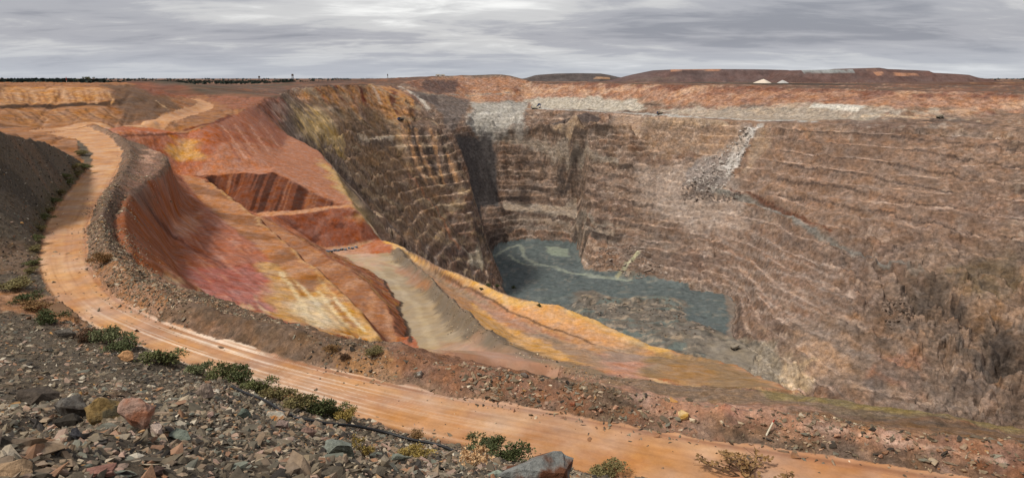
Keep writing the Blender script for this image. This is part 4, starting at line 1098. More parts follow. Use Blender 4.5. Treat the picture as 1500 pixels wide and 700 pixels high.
def dump(name, prof, D, depth, c0, patches, seed, foot=1.9):
    """prof: skyline (px, py) of the front crest; slopes fall to the plain at their angle of rest"""
    px = np.array([p[0] for p in prof], float); py = np.array([p[1] for p in prof], float)
    n = max(60, int((px[-1] - px[0]) / 1.6)); xs = np.linspace(px[0], px[-1], n)
    ys = np.interp(xs, px, py)
    rows = []
    zb = -27.0
    top = []
    for x_, y_ in zip(xs, ys):
        p = at_d(x_, y_, D); top.append(p)
    top = np.array(top); top[:, 2] = np.maximum(top[:, 2], zb)
    hgt = top[:, 2] - zb
    R_ = []; sec = (1.0, 0.85, 0.6, 0.56, 0.3, 0.0)
    for k, f in enumerate((0.0, 0.12, 0.25, 0.38, 0.48, 0.56, 0.68, 0.8, 0.9, 1.0)):
        ff = f if not 0.44 < f < 0.6 else 0.5 + (f - 0.52) * 0.25
        q = top.copy(); q[:, 2] = zb + hgt * ff
        q[:, 1] = D - hgt * foot * (1 - f) + fbm2(xs / 14, np.full(n, f * 2.0), 3, seed) * hgt * 0.5 * (1 - 0.5 * f)
        q[:, 0] = q[:, 0]
        R_.append(q)
    for back in (0.02, 0.4, 1.0):
        q = top.copy(); q[:, 1] = D + depth * back; q[:, 2] -= 0.5 * back
        R_.append(q)
    q = top.copy(); q[:, 1] = D + depth + hgt * 2; q[:, 2] = zb; R_.append(q)
    V_ = np.vstack(R_); m_ = len(R_)
    i_, j_ = np.meshgrid(np.arange(m_ - 1), np.arange(n - 1), indexing='ij'); b_ = (i_ * n + j_).ravel()
    F_ = np.stack([b_, b_ + 1, b_ + n + 1, b_ + n], 1)
    cc = np.tile(C(*c0), (len(V_), 1))
    ppx, ppy, _ = project(V_[:, 0], V_[:, 1], V_[:, 2])
    nn = fbm2(V_[:, 0] / 130, V_[:, 2] / 25, 3, seed + 3)
    cc *= (1 + 0.35 * nn)[:, None]
    rr_ = np.repeat(np.arange(m_), n); tt_ = np.tile(xs, m_)
    for (xa, xb, ra_, rb_, c_) in patches:
        k = (tt_ > xa) & (tt_ < xb) & (rr_ >= ra_) & (rr_ <= rb_)
        am = (sst(-0.35, 0.15, fbm2(V_[k, 0] / 60, V_[k, 2] / 14, 3, seed + 9)) * 0.7)[:, None]; cc[k] = cc[k] * (1 - am) + C(*c_) * am
    me = mesh(name, V_, F_, cc)
    link(name, me, kind='structure', mat=M_DUMP)
dump('waste_dump', [(885, 122), (915, 118), (938, 112), (950, 109), (970, 105), (985, 102), (1050, 101.5), (1120, 102), (1155, 103), (1168, 107), (1185, 108), (1192, 112), (1200, 116), (1215, 121)], 3600, 500,
     (104, 82, 78), [(982, 1056, 8, 9, (196, 138, 104)), (880, 1000, 2, 5, (112, 94, 84))], 501)
dump('waste_dump', [(1140, 121), (1155, 112), (1162, 106), (1175, 103), (1240, 102), (1262, 102), (1275, 101), (1287, 99.5), (1300, 101.5), (1340, 103), (1360, 104), (1368, 107), (1400, 108.5), (1420, 110), (1432, 114), (1455, 117), (1475, 122)], 3300, 450,
     (108, 82, 76), [(1174, 1248, 7, 9, (164, 172, 172)), (1275, 1340, 5, 6, (206, 146, 110)), (1268, 1282, 7, 9, (130, 98, 84)), (1400, 1470, 1, 5, (110, 84, 76))], 502)
dump('waste_dump', [(758, 119), (775, 114), (788, 110), (815, 108), (845, 107.5), (880, 108), (892, 110), (905, 113), (940, 118)], 4300, 500, (98, 88, 86), [(868, 892, 3, 5, (196, 150, 110))], 503)
dump('waste_dump', [(1330, 127), (1370, 124), (1420, 121), (1497, 120.5), (1560, 121)], 2300, 400, (116, 84, 70), [(1420, 1560, 6, 9, (150, 110, 80))], 504)
dump('waste_dump', [(930, 125), (960, 122.5), (1080, 122), (1180, 122.5), (1290, 124), (1330, 127)], 2300, 300, (88, 76, 68), [], 505)

M_PALE = simple_mat('pale_ore', (226, 210, 190), 0.2, 0.85, 1.1)
M_GREYPILE = simple_mat('grey_ore', (196, 192, 186), 0.2, 0.85, 1.1)
def stockpile(px, py, D, w, h, mat, label):
    p = at_d(px, py, D); n = 40; rings = 7; V_ = [(0, 0, h)]
    for r_ in range(1, rings + 1):
        for k in range(n):
            t = k / n * 2 * math.pi; rad = w / 2 * r_ / rings * (1 + 0.12 * math.sin(3 * t + px) + 0.06 * math.sin(7 * t))
            V_.append((rad * math.cos(t), rad * math.sin(t), h * (1 - (r_ / rings) ** 1.15)))
    F_ = [(0, 1 + k, 1 + (k + 1) % n) for k in range(n)]
    for r_ in range(rings - 1):
        for k in range(n):
            a_, b_ = 1 + r_ * n + k, 1 + r_ * n + (k + 1) % n
            F_.append((a_, a_ + n, b_ + n)); F_.append((a_, b_ + n, b_))
    me = mesh('ore_stockpile', np.array(V_), np.array(F_))
    link('ore_stockpile', me, label=label, category='stockpile', loc=(p[0], p[1], p[2]), mat=mat)
stockpile(1118, 122, 2150, 52, 12, M_PALE, 'broad cream cone of ore standing on the plain below the dark dump')
stockpile(1146, 122, 2150, 34, 9, M_GREYPILE, 'small pale grey cone of ore beside the broad cream one')

# ------------------------------------------------------------------ rocks
import bmesh
def hull(npts, seed, dims, box=0.6):
    r = np.random.default_rng(seed)
    p = r.normal(size=(npts, 3)); p /= np.linalg.norm(p, axis=1, keepdims=True)
    p = np.sign(p) * np.abs(p) ** box                       # towards blocky
    p *= r.uniform(0.72, 1.0, (npts, 1)) * np.array(dims)
    bm = bmesh.new()
    for q in p: bm.verts.new(q)
    o = bmesh.ops.convex_hull(bm, input=bm.verts)
    bmesh.ops.delete(bm, geom=[g for g in o['geom_interior'] if isinstance(g, bmesh.types.BMVert)], context='VERTS')
    return bm
def to_arrays(bm):
    bmesh.ops.triangulate(bm, faces=bm.faces[:])
    bm.verts.ensure_lookup_table(); bm.verts.index_update()
    v = np.array([x.co[:] for x in bm.verts]); f = np.array([[q.index for q in t.verts] for t in bm.faces])
    return v, f
VAR = []
for k in range(16):
    bm = hull(9, 900 + k, (0.54, random.uniform(0.26, 0.42), random.uniform(0.12, 0.26)), 0.8)
    VAR.append(to_arrays(bm)); bm.free()
PAL = [((130, 116, 96), 6), ((106, 95, 80), 5), ((146, 124, 102), 5), ((178, 160, 134), 2.6), ((158, 118, 90), 1.8), ((74, 68, 62), 2.4), ((126, 124, 110), 2.0), ((172, 142, 122), 1.6), ((206, 192, 168), 0.8), ((184, 138, 84), 0.4)]
PALW = np.array([w_ for _, w_ in PAL]); PALW /= PALW.sum()
PALC = np.array([C(*c_) for c_, _ in PAL])
def rot_z_tilt(r, n):
    yaw = r.uniform(0, 2 * np.pi, n); tilt = r.normal(0, 0.35, n); tx = r.normal(0, 0.35, n)
    cy, sy = np.cos(yaw), np.sin(yaw); M = np.zeros((n, 3, 3))
    ct, st_ = np.cos(tilt), np.sin(tilt); cx, sx = np.cos(tx), np.sin(tx)
    Rz = np.zeros((n, 3, 3)); Rz[:, 0, 0] = cy; Rz[:, 0, 1] = -sy; Rz[:, 1, 0] = sy; Rz[:, 1, 1] = cy; Rz[:, 2, 2] = 1
    Ry = np.zeros((n, 3, 3)); Ry[:, 0, 0] = ct; Ry[:, 0, 2] = st_; Ry[:, 1, 1] = 1; Ry[:, 2, 0] = -st_; Ry[:, 2, 2] = ct
    Rx = np.zeros((n, 3, 3)); Rx[:, 0, 0] = 1; Rx[:, 1, 1] = cx; Rx[:, 1, 2] = -sx; Rx[:, 2, 1] = sx; Rx[:, 2, 2] = cx
    return Rz @ Ry @ Rx
M_STONE = ground_mat('stone', 5.0, 22.0, 0.72, 1.25, bump=0.5, bdist=0.03)
def rubble(name, x, y, size, colours, label, sink=0.12):
    n = len(x); r = np.random.default_rng(n)
    z = height(x, y) + size * 0.13 - size * sink
    Rm = rot_z_tilt(r, n); var = r.integers(0, len(VAR), n)
    Vs, Fs, Cs = [], [], []; b = 0
    for k, (v, f) in enumerate(VAR):
        s_ = np.where(var == k)[0]
        if not len(s_): continue
        sz = size[s_][:, None, None] * r.uniform(0.75, 1.25, (len(s_), 1, 3))
        vv_ = np.einsum('nij,nvj->nvi', Rm[s_], v[None] * sz) + np.stack([x[s_], y[s_], z[s_]], 1)[:, None]
        Vs.append(vv_.reshape(-1, 3)); Fs.append((f[None] + b + (np.arange(len(s_)) * len(v))[:, None, None]).reshape(-1, 3))
        Cs.append(np.repeat(colours[s_], len(v), 0)); b += len(s_) * len(v)
    me = mesh(name, np.vstack(Vs), np.vstack(Fs), np.vstack(Cs), smooth=False)
    link(name, me, label=label, category='stones', kind='stuff', mat=M_STONE)
    print(name, n, 'stones', sum(len(f_) for f_ in Fs), 'tris')
def scatter(zs, n, ymax, density):
    """places on the near ground, picked in the picture so that each stretch in view gets its share"""
    idx = np.where(np.isin(zone, zs) & (Y > 3) & (Y < ymax))[0]
    return idx
g = np.random.default_rng(5)
def sample(poly_px, n, zs, power=1.0):
    """random points on the ground over a patch of the photograph, even in area on the ground"""
    P = plan(poly_px, 40)
    x = g.uniform(P[:, 0].min(), P[:, 0].max(), n * 6); y = g.uniform(P[:, 1].min(), P[:, 1].max(), n * 6)
    k = inside(P, x, y)
    x, y = x[k][:n], y[k][:n]
    return x, y
def zone_at(x, y):
    s_ = y - OY; i = np.clip(np.rint((x / s_ - A0) / da).astype(int), 0, NA - 1)
    out = np.zeros(len(x), int)
    for q in range(len(x)):
        out[q] = zone[i[q] * NR + min(NR - 1, np.searchsorted(Sg[i[q]], math.log(s_[q])))]
    return out
# near scree bank: dense
xs = g.uniform(-58, 14, 420000); ys = g.uniform(5, 60, 420000)
# more stones per square metre near the viewer, where single ones can be told apart
keep = g.uniform(0, 1, len(xs)) < np.clip(24.0 / np.maximum(np.hypot(xs, ys), 8), 0.16, 1.6) ** 1.7 / 2.2
k = inside(P_SCREE, xs, ys) & keep & (np.abs(xs / np.maximum(ys, 1)) < 0.98)
xs, ys = xs[k], ys[k]
dd = np.hypot(xs, ys)
sz = np.exp(g.normal(math.log(0.155), 0.58, len(xs))) * (0.72 + dd / 55)
ci = g.choice(len(PAL), len(xs), p=PALW)
cl = PALC[ci] * g.uniform(0.72, 1.25, (len(xs), 1))
rubble('scree_stones', xs, ys, np.clip(sz, 0.05, 0.75), cl, 'loose grey and brown stones covering the scree bank')
# far-left bank
x2, y2 = g.uniform(-120, -30, 60000), g.uniform(30, 155, 60000)
k = inside(P_BANK, x2, y2); x2, y2 = x2[k][:11000], y2[k][:11000]
cl = PALC[g.choice(len(PAL), len(x2), p=PALW)] * g.uniform(0.6, 1.05, (len(x2), 1)) * 0.85
rubble('scree_stones', x2, y2, np.clip(np.exp(g.normal(math.log(0.34), 0.4, len(x2))), 0.15, 0.95), cl, 'dark stones covering the bank left of the road bend')
# berm along the road
bx, by = [], []
for _ in range(20000):
    q = RE[g.integers(3, len(RE))]; t = abs(g.normal(2.6, 2.2)); p = q[:2] + np.array((0.62, 0.78)) * t + g.normal(0, 0.8, 2)
    bx.append(p[0]); by.append(p[1])
MR = [mixl(RE[6:92], RIM1[12:], t_, 200) for t_ in np.linspace(0.15, 0.95, 9)]
for _ in range(17000):
    q = MR[g.integers(0, 9)][g.integers(0, 200)]; p = q[:2] + g.normal(0, 0.9, 2)
    bx.append(p[0]); by.append(p[1])
for _ in range(4500):
    q = OE[g.integers(0, 42)]; p = q[:2] + g.normal(0, 1.7, 2)
    bx.append(p[0]); by.append(p[1])
for _ in range(3500):
    q = (RE, LE)[g.integers(0, 2)][g.integers(30, 110)]; p = q[:2] + g.normal(0, 0.9, 2)
    bx.append(p[0]); by.append(p[1])
bx, by = np.array(bx), np.array(by); zq = zone_at(bx, by); k = (zq == Q_NEAR) | (((zq == Q_RAMP) | (zq == Q_CUT)) & (by > 66)) | ((zq == Q_ROAD) & (g.uniform(0, 1, len(bx)) < 0.35)); bx, by = bx[k], by[k]
n_ = fbm2(bx / 6, by / 6, 2, 77); k = g.uniform(-0.6, 0.5, len(bx)) < n_; bx, by = bx[k], by[k]
cl = PALC[g.choice(len(PAL), len(bx), p=PALW)] * np.array((1.04, 0.98, 0.92)) * g.uniform(0.8, 1.35, (len(bx), 1))
rubble('berm_stones', bx, by, np.clip(np.exp(g.normal(math.log(0.25), 0.5, len(bx))), 0.08, 0.8), cl, 'broken stones heaped on the berm beside the dirt road')

# fallen rock on the far wall, and the heap beside the pit floor
fx, fy, fs, fc = [], [], [], []
for poly_, n_, s0, c_ in (('1092,188 1110,188 1094,226 1074,262 1046,286 1004,276 1022,244 1062,214', 750, 5.2, (190, 178, 168)), ('1000,268 1044,288 1092,280 1076,300 1000,296', 260, 6.0, (134, 118, 108)), ('868,396 878,366 912,352 958,372 985,402 930,409', 420, 6.0, (164, 144, 130)),
                          ('845,440 905,440 960,436 1000,446 1012,470 1056,490 1000,496 900,476', 420, 5.5, (140, 124, 110)), ('1290,445 1330,440 1340,470 1300,490', 160, 6.0, (120, 100, 86))):
    x_, y_ = sample(poly_, n_, None)
    fx.append(x_); fy.append(y_); fs.append(np.exp(g.normal(math.log(s0), 0.5, len(x_)))); fc.append(C(*c_) * g.uniform(0.55, 1.3, (len(x_), 1)))
rubble('rockfall', np.concatenate(fx), np.concatenate(fy), np.clip(np.concatenate(fs), 3, 20), np.concatenate(fc), 'pale broken blocks of the rock fall on the far pit wall')
ROCKM = {}
def rock_mat(c, c2=None):
    key = (c, c2)
    if key in ROCKM: return ROCKM[key]
    m = simple_mat('rock', c, 5.0, 0.5, 1.45, 0.92, 1.0, 0.10)
    if c2:
        nt = m.node_tree; N_, L_ = nt.nodes, nt.links
        b = [n_ for n_ in N_ if n_.type == 'BSDF_PRINCIPLED'][0]
        src = b.inputs['Base Color'].links[0].from_socket
        tc = N_.new('ShaderNodeTexCoord'); n2_ = N_.new('ShaderNodeTexNoise'); n2_.inputs['Scale'].default_value = 2.2; n2_.inputs['Detail'].default_value = 7
        L_.new(tc.outputs['Object'], n2_.inputs['Vector'])
        mr = N_.new('ShaderNodeMapRange'); mr.inputs[1].default_value = 0.48; mr.inputs[2].default_value = 0.6
        L_.new(n2_.outputs['Fac'], mr.inputs[0])
        mx = N_.new('ShaderNodeMixRGB'); L_.new(mr.outputs[0], mx.inputs[0]); L_.new(src, mx.inputs[1]); mx.inputs[2].default_value = (*(lin(c2) * 0.8), 1)
        L_.new(mx.outputs[0], b.inputs['Base Color'])
    ROCKM[key] = m
    return m
def boulder(px, py, wpx, hpx, c, label, c2=None, seed=0, flat=0.8, yaw=0.0, name='boulder', cat_='boulder', group=None, box=0.75, tilt=0.0):
    p = ground(px, py + hpx * 0.35)
    dist_ = np.linalg.norm(p); w_, h_ = wpx / 1000 * dist_ * 0.84, hpx / 1000 * dist_ * 0.84
    bm = hull(13, 3000 + seed, (w_ / 2 * 1.16, w_ / 2 * flat, h_ * 0.68), 0.85)
    bmesh.ops.triangulate(bm, faces=bm.faces[:])
    bmesh.ops.subdivide_edges(bm, edges=bm.edges[:], cuts=3, use_grid_fill=True)
    vs = np.array([v.co[:] for v in bm.verts]); sc_ = w_ * 0.22
    nn = fbm2(vs[:, 0] / sc_ + seed, vs[:, 1] / sc_ + vs[:, 2] / sc_ * 0.7, 4, seed)
    n3_ = fbm2(vs[:, 2] / sc_ * 1.4 + seed, vs[:, 0] / sc_ * 0.6 - vs[:, 1] / sc_ * 0.8, 3, seed + 5)
    for v, a_, b_ in zip(bm.verts, nn, n3_):
        v.co *= 1 + 0.19 * float(a_) - 0.07 * abs(float(b_)); v.co.z += float(b_) * h_ * 0.1
    me = bpy.data.meshes.new(name); bm.to_mesh(me); bm.free()
    o = link(name, me, label=label, category=cat_, group=group, loc=(p[0], p[1], p[2] + h_ * 0.36), mat=rock_mat(c, c2))
    o.rotation_euler = (tilt, 0, yaw)
    return o
BOULDERS = [
 (58, 580, 58, 30, (84, 74, 64), 'dark brown flat-topped boulder lying left of the grey and ochre boulders', None, 0.8, 0.3),
 (108, 597, 54, 38, (104, 98, 90), 'grey slabby boulder wedged between dark brown and ochre boulders', (70, 62, 54), 0.8, -0.5),
 (100, 618, 36, 20, (62, 56, 48), 'small near-black boulder under the grey slabby boulder', None, 0.8, 0.2),
 (158, 605, 54, 42, (144, 118, 74), 'ochre yellow pitted boulder next to the pink boulder', (92, 84, 64), 0.8, 0.2),
 (203, 606, 50, 56, (180, 146, 128), 'tall pink boulder leaning against the ochre one', (172, 116, 88), 0.7, 0.1),
 (230, 630, 34, 26, (196, 174, 158), 'pale pink slab leaning at the foot of the pink boulder', None, 0.6, -0.6),
 (264, 637, 44, 14, (122, 128, 114), 'thin grey-green slab lying beyond the pale pink slab', None, 0.7, -0.3),
 (113, 637, 30, 18, (66, 64, 66), 'blue-black pointed stone slab below the grey boulder', None, 0.6, -0.5),
 (301, 573, 40, 26, (160, 140, 124), 'grey-brown angular boulder in the gravel below the row of shrubs', (110, 96, 84), 0.7, -0.7),
 (186, 522, 26, 15, (206, 156, 110), 'orange tan boulder at the road verge beside a dark green shrub', None, 0.8, 0.0),
 (358, 606, 22, 20, (104, 112, 100), 'grey-green pointed stone in the gravel near the pale boulder', None, 0.8, 0.4),
 (403, 609, 42, 18, (184, 176, 158), 'pale grey low boulder with orange underside below the shrubs', (206, 140, 78), 0.7, -0.2),
 (414, 622, 24, 16, (150, 128, 116), 'mauve-brown stone resting against the pale grey boulder', None, 0.8, 0.8),
 (452, 632, 30, 16, (138, 110, 96), 'brown stone between the pale boulder and the grey-green boulder', None, 0.8, -0.3),
 (497, 658, 56, 34, (138, 142, 130), 'grey-green wedge-shaped boulder beside yellow grass', (96, 98, 84), 0.75, -0.3),
 (588, 672, 38, 20, (132, 136, 122), 'low grey-green boulder between olive scrub and the gravel', (108, 96, 84), 0.8, -0.2),
 (786, 692, 138, 62, (140, 140, 134), 'big light grey boulder with a rusty front at the road edge', (112, 72, 50), 0.7, 0.05),
 (728, 694, 36, 18, (158, 166, 148), 'pale green-grey boulder touching the big light grey one', None, 0.8, 0.2),
 (20, 687, 54, 22, (190, 158, 124), 'tan flat slab in the gravel beside a mauve slab', None, 0.7, 0.2),
 (145, 689, 54, 17, (150, 108, 94), 'mauve-brown flat slab lying in the coarse gravel', None, 0.7, 0.0),
 (232, 690, 20, 16, (92, 74, 66), 'dark stone leaning on the mauve-brown slab side of gravel', None, 0.8, 0.5),
 (97, 489, 26, 14, (112, 104, 94), 'grey boulder on the crest of the scree beside a dry shrub', None, 0.8, 0.2),
 (612, 548, 20, 11, (172, 166, 154), 'light grey boulder on the brown berm across the road', None, 0.8, 0.0),
 (1000, 608, 20, 17, (226, 194, 140), 'cream rounded boulder on the pink berm across the road', (202, 160, 84), 0.9, 0.0),
 (768, 550, 18, 7, (120, 108, 98), 'dark grey flat stone on top of the brown berm', None, 0.8, 0.0),
 (839, 592, 12, 7, (168, 108, 80), 'reddish stone at the foot of the berm by the road', None, 0.8, 0.0),
]
for k, (px, py, wp, hp, c_, lb, c2_, fl_, yw) in enumerate(BOULDERS):
    boulder(px, py, wp, hp, c_, lb, c2_, k + 1, fl_, yw)
for k, (px, py) in enumerate(((715, 568), (757, 570), (854, 579), (870, 601), (880, 601), (752, 600), (690, 556), (902, 596), (965, 601), (1225, 640), (1290, 668), (1330, 655), (1400, 664))):
    boulder(px, py, 8 + (k * 7) % 5, 6 + (k * 3) % 3, (190, 146, 118), 'small pinkish stone on the berm across the road', None, 100 + k, 0.8, k, 'stone', 'stone', 'small pinkish stones on the berm')
# single stones of the near scree that can be told apart
SM = [(mesh('stone', v * 1.0, f, None, False), None) for v, f in VAR[:8]]
STC = [((104, 96, 82), 'grey-brown angular stone lying loose on the scree bank', 'loose grey-brown stones on the scree bank'),
       ((70, 64, 58), 'dark charcoal angular stone lying loose on the scree bank', 'loose charcoal stones on the scree bank'),
       ((166, 144, 118), 'pale tan angular stone lying loose on the scree bank', 'loose tan stones on the scree bank'),
       ((150, 116, 92), 'rusty brown angular stone lying loose on the scree bank', 'loose rusty stones on the scree bank'),
       ((120, 122, 108), 'grey-green angular stone lying loose on the scree bank', 'loose grey-green stones on the scree bank'),
       ((176, 146, 128), 'pinkish angular stone lying loose on the scree bank', 'loose pinkish stones on the scree bank')]
SMESH = {}
for ci_, (c_, _, _) in enumerate(STC):
    m_ = simple_mat('stone', c_, 4.0, 0.7, 1.3, 0.9, 0.5, 0.03)
    for vi, (me0, _) in enumerate(SM):
        me = me0.copy(); me.materials.append(m_); SMESH[ci_, vi] = me
cnt = 0
while cnt < 230:
    px, py = g.uniform(0, 700), g.uniform(565, 700)
    if py < 565 + (px - 150) * 0.2: continue
    p = ground(px, py)
    if p is None or zone_at(p[:1], p[1:2])[0] != Q_SCREE or p[1] > 24: continue
    ci_ = int(g.choice(6, p=(0.28, 0.2, 0.17, 0.14, 0.12, 0.09))); vi = int(g.integers(0, 8))
    wpx = float(np.clip(np.exp(g.normal(math.log(15), 0.35)), 10, 34)); w_ = wpx / 1000 * np.linalg.norm(p)
    o = link('stone', SMESH[ci_, vi], label=STC[ci_][1], category='stone', group=STC[ci_][2], loc=(p[0], p[1], p[2] + 0.10 * w_))
    o.scale = (w_, w_, w_ * g.uniform(0.8, 1.3)); o.rotation_euler = (g.normal(0, 0.25), g.normal(0, 0.25), g.uniform(0, 6.28))
    cnt += 1
print('rocks', time.time() - T0)

# ------------------------------------------------------------------ shrubs
def leaf_mat(name, c):
    m = simple_mat(name, c, 3.0, 0.55, 1.5, 0.75, 0.0, 0.01, 0.25, k=0.8)
    b = [n_ for n_ in m.node_tree.nodes if n_.type == 'BSDF_PRINCIPLED'][0]
    b.inputs['Subsurface Weight'].default_value = 0.0
    return m
LEAF = {k_: leaf_mat('leaf_' + k_, c_) for k_, c_ in {'dark': (88, 94, 56), 'green': (112, 114, 70), 'olive': (134, 122, 78), 'grey': (128, 132, 92), 'dry': (150, 116, 74), 'blonde': (226, 186, 138), 'yellow': (176, 152, 84), 'brown': (98, 72, 50)}.items()}
M_STEM = simple_mat('stem', (116, 92, 70), 5)
def tube(P, r0, r1, n=5):
    P = np.asarray(P, float); V_, F_ = [], []
    for i, p in enumerate(P):
        t = P[min(i + 1, len(P) - 1)] - P[max(i - 1, 0)]; t /= np.linalg.norm(t) + 1e-9
        a_ = np.cross(t, (0.3, 0.2, 1.0) if abs(t[2]) < 0.9 else (1, 0, 0)); a_ /= np.linalg.norm(a_); b_ = np.cross(t, a_)
        r_ = r0 + (r1 - r0) * i / (len(P) - 1)
        for k in range(n):
            th_ = 2 * math.pi * k / n; V_.append(p + r_ * (math.cos(th_) * a_ + math.sin(th_) * b_))
    for i in range(len(P) - 1):
        for k in range(n):
            F_.append((i * n + k, i * n + (k + 1) % n, (i + 1) * n + (k + 1) % n, (i + 1) * n + k))
    return np.array(V_), np.array(F_)
def join(parts):
    Vs, Fs, b = [], [], 0
    for v, f in parts: Vs.append(v); Fs.append(f + b); b += len(v)
    return np.vstack(Vs), np.vstack(Fs)
def shrub_mesh(seed, leaves, twiggy=False):
    r = np.random.default_rng(seed)
    lob = [np.array((r.normal(0, 0.27), r.normal(0, 0.23), r.uniform(0.14, 0.46))) for _ in range(11)]
    stems = []
    for L_ in lob:
        stems.append(tube([(0.12 * r.normal(), 0.1 * r.normal(), -0.08), L_ * (0.5, 0.5, 0.55), L_], 0.018, 0.008, 4))
    tips = []
    for L_ in lob:
        for _ in range(10 if twiggy else 5):
            d = r.normal(size=3); d[2] = abs(d[2]) + 0.2; d /= np.linalg.norm(d)
            e_ = L_ + d * r.uniform(0.1, 0.26); tips.append((L_, e_))
            stems.append(tube([L_, (L_ + e_) / 2 + r.normal(0, 0.01, 3), e_], 0.007, 0.003, 3))
    V_, F_ = [], []
    lum = 0
    for q in range(leaves):
        L_ = lob[r.integers(len(lob))]
        d = r.normal(size=3); d /= np.linalg.norm(d)
        if d[2] < -0.3: d[2] *= -0.5
        rad = r.uniform(0.3, 1.0) ** 0.5 * np.array((0.2, 0.18, 0.16)) * r.uniform(0.6, 1.5)
        c_ = L_ + d * rad
        if twiggy:
            a_, b2 = tips[r.integers(len(tips))]; c_ = a_ + (b2 - a_) * r.uniform(0.4, 1.1)
        if c_[2] < 0.0: c_[2] = abs(c_[2]) * 0.4
        u = r.normal(size=3) + d; u /= np.linalg.norm(u); w_ = np.cross(u, r.normal(size=3)); w_ /= np.linalg.norm(w_) + 1e-9
        ln_, wd_ = r.uniform(0.05, 0.1), r.uniform(0.016, 0.032)
        b = len(V_)
        V_ += [c_ - w_ * wd_ * 0.4, c_ + u * ln_ * 0.55 - w_ * wd_, c_ + u * ln_, c_ + u * ln_ * 0.55 + w_ * wd_]
        F_.append((b, b + 1, b + 2, b + 3))
    sv, sf = join(stems)
    return (np.array(V_), np.array(F_)), (sv, sf)
SHR = [shrub_mesh(40 + k, 1500) for k in range(4)] + [shrub_mesh(60, 420, True), shrub_mesh(61, 900, True)]
SHM = {}
def shrub(px, py, wpx, hpx, kind_, var, label, group=None, name='shrub'):
    p = ground(px, py)
    if p is None: return
    s_ = wpx / 1000 * np.linalg.norm(p) * 0.98; h_ = hpx / 1000 * np.linalg.norm(p) * 0.95
    if (var, kind_) not in SHM:
        (lv, lf), (sv, sf) = SHR[var]
        a_ = mesh('foliage', lv, lf, None, False); a_.materials.append(LEAF[kind_])
        b_ = mesh('stems', sv, sf, None, True); b_.materials.append(M_STEM if kind_ not in ('blonde',) else LEAF['blonde'])
        SHM[var, kind_] = (a_, b_)
    e_ = link(name, None, label=label, category='shrub', group=group, loc=(p[0], p[1], p[2] - 0.03 * s_))
    e_.scale = (s_, s_ * 0.85, h_ * 1.5); e_.rotation_euler = (0, 0, (px * 13.7) % 6.28)
    link('foliage', SHM[var, kind_][0], e_); link('stem', SHM[var, kind_][1], e_)
SHRUBS = [
 (24, 424, 44, 16, 'olive', 0, 'olive low shrub at the verge under the dark bank'),
 (42, 440, 30, 12, 'dark', 1, 'small dark green shrub between olive and brown shrubs on the orange verge'),
 (50, 455, 34, 14, 'dry', 2, 'brown dry shrub on the orange verge by the road bend'),
 (70, 474, 38, 18, 'dark', 3, 'dark green shrub at the crest of the scree on the orange verge'),
 (131, 500, 34, 16, 'brown', 0, 'brown dry shrub beside the pale olive shrub at the road edge'),
 (160, 502, 38, 26, 'grey', 1, 'pale olive upright shrub at the road edge above the dark one'),
 (181, 514, 48, 18, 'dark', 2, 'dark green shrub just behind the orange tan boulder'),
 (242, 532, 52, 24, 'green', 3, 'rounded green shrub standing alone at the road edge'),
 (293, 548, 36, 20, 'grey', 0, 'grey-green shrub at the head of the long row by the road'),
 (326, 555, 44, 26, 'green', 1, 'green shrub in the long row along the road edge', 1),
 (352, 563, 46, 28, 'dark', 2, 'dark green shrub in the long row along the road edge', 2),
 (380, 576, 46, 26, 'green', 3, 'green shrub in the long row along the road edge', 1),
 (408, 586, 44, 24, 'olive', 0, 'olive shrub in the long row along the road edge', 3),
 (436, 600, 46, 26, 'olive', 1, 'olive shrub in the long row along the road edge', 3),
 (466, 608, 50, 30, 'dark', 2, 'dark green shrub in the long row along the road edge', 2),
 (490, 612, 44, 26, 'green', 3, 'green shrub in the long row along the road edge', 1),
 (508, 618, 34, 24, 'yellow', 0, 'yellowish shrub at the tail end of the long row'),
 (704, 662, 46, 26, 'grey', 1, 'grey-green shrub behind the blonde dry bush'),
 (714, 664, 48, 34, 'dark', 2, 'dark green bush rising behind the blonde dry bush'),
 (746, 676, 58, 30, 'dark', 3, 'dark green bush between the blonde bush and the big boulder'),
 (690, 684, 58, 38, 'blonde', 5, 'blonde dead bush in front of the dark green bushes'),
 (610, 644, 26, 14, 'dry', 0, 'small dry shrub on the pale verge by the black pipe'),
 (606, 670, 40, 22, 'yellow', 1, 'straggly yellow-green shrub beside the low grey-green boulder'),
 (534, 668, 26, 30, 'yellow', 5, 'yellow grass tuft against the grey-green wedge boulder'),
 (888, 700, 54, 22, 'olive', 2, 'low olive shrub right of the big light grey boulder'),
 (1098, 704, 110, 38, 'dry', 4, 'leafless tan twiggy bush at the lower road edge'),
 (503, 528, 18, 11, 'brown', 3, 'small dark brown shrub on the berm across the road'),
 (549, 520, 28, 12, 'olive', 0, 'olive shrub on the stony berm beside the grey ramp'),
 (487, 515, 22, 12, 'dry', 1, 'dry tan shrub on the stony berm'),
 (152, 388, 24, 18, 'dry', 2, 'dry tan shrub on the berm at the road bend'),
]
GR = {1: 'green shrubs in the row along the road', 2: 'dark green shrubs in the row along the road', 3: 'olive shrubs in the row along the road'}
for t in SHRUBS:
    shrub(*t[:7], group=GR.get(t[7]) if len(t) > 7 else None)
for k, (px, py) in enumerate(((120, 228), (122, 248), (112, 258), (100, 270), (88, 286), (78, 298), (70, 312), (64, 322), (60, 338), (54, 352), (52, 368), (50, 388), (108, 248), (95, 262), (46, 400))):
    shrub(px, py, 18, 8, ('olive', 'green')[k % 2], k % 4, ('olive low shrub at the foot of the dark stony bank', 'green low shrub at the foot of the dark stony bank')[k % 2], ('olive shrubs under the dark stony bank', 'green shrubs under the dark stony bank')[k % 2])
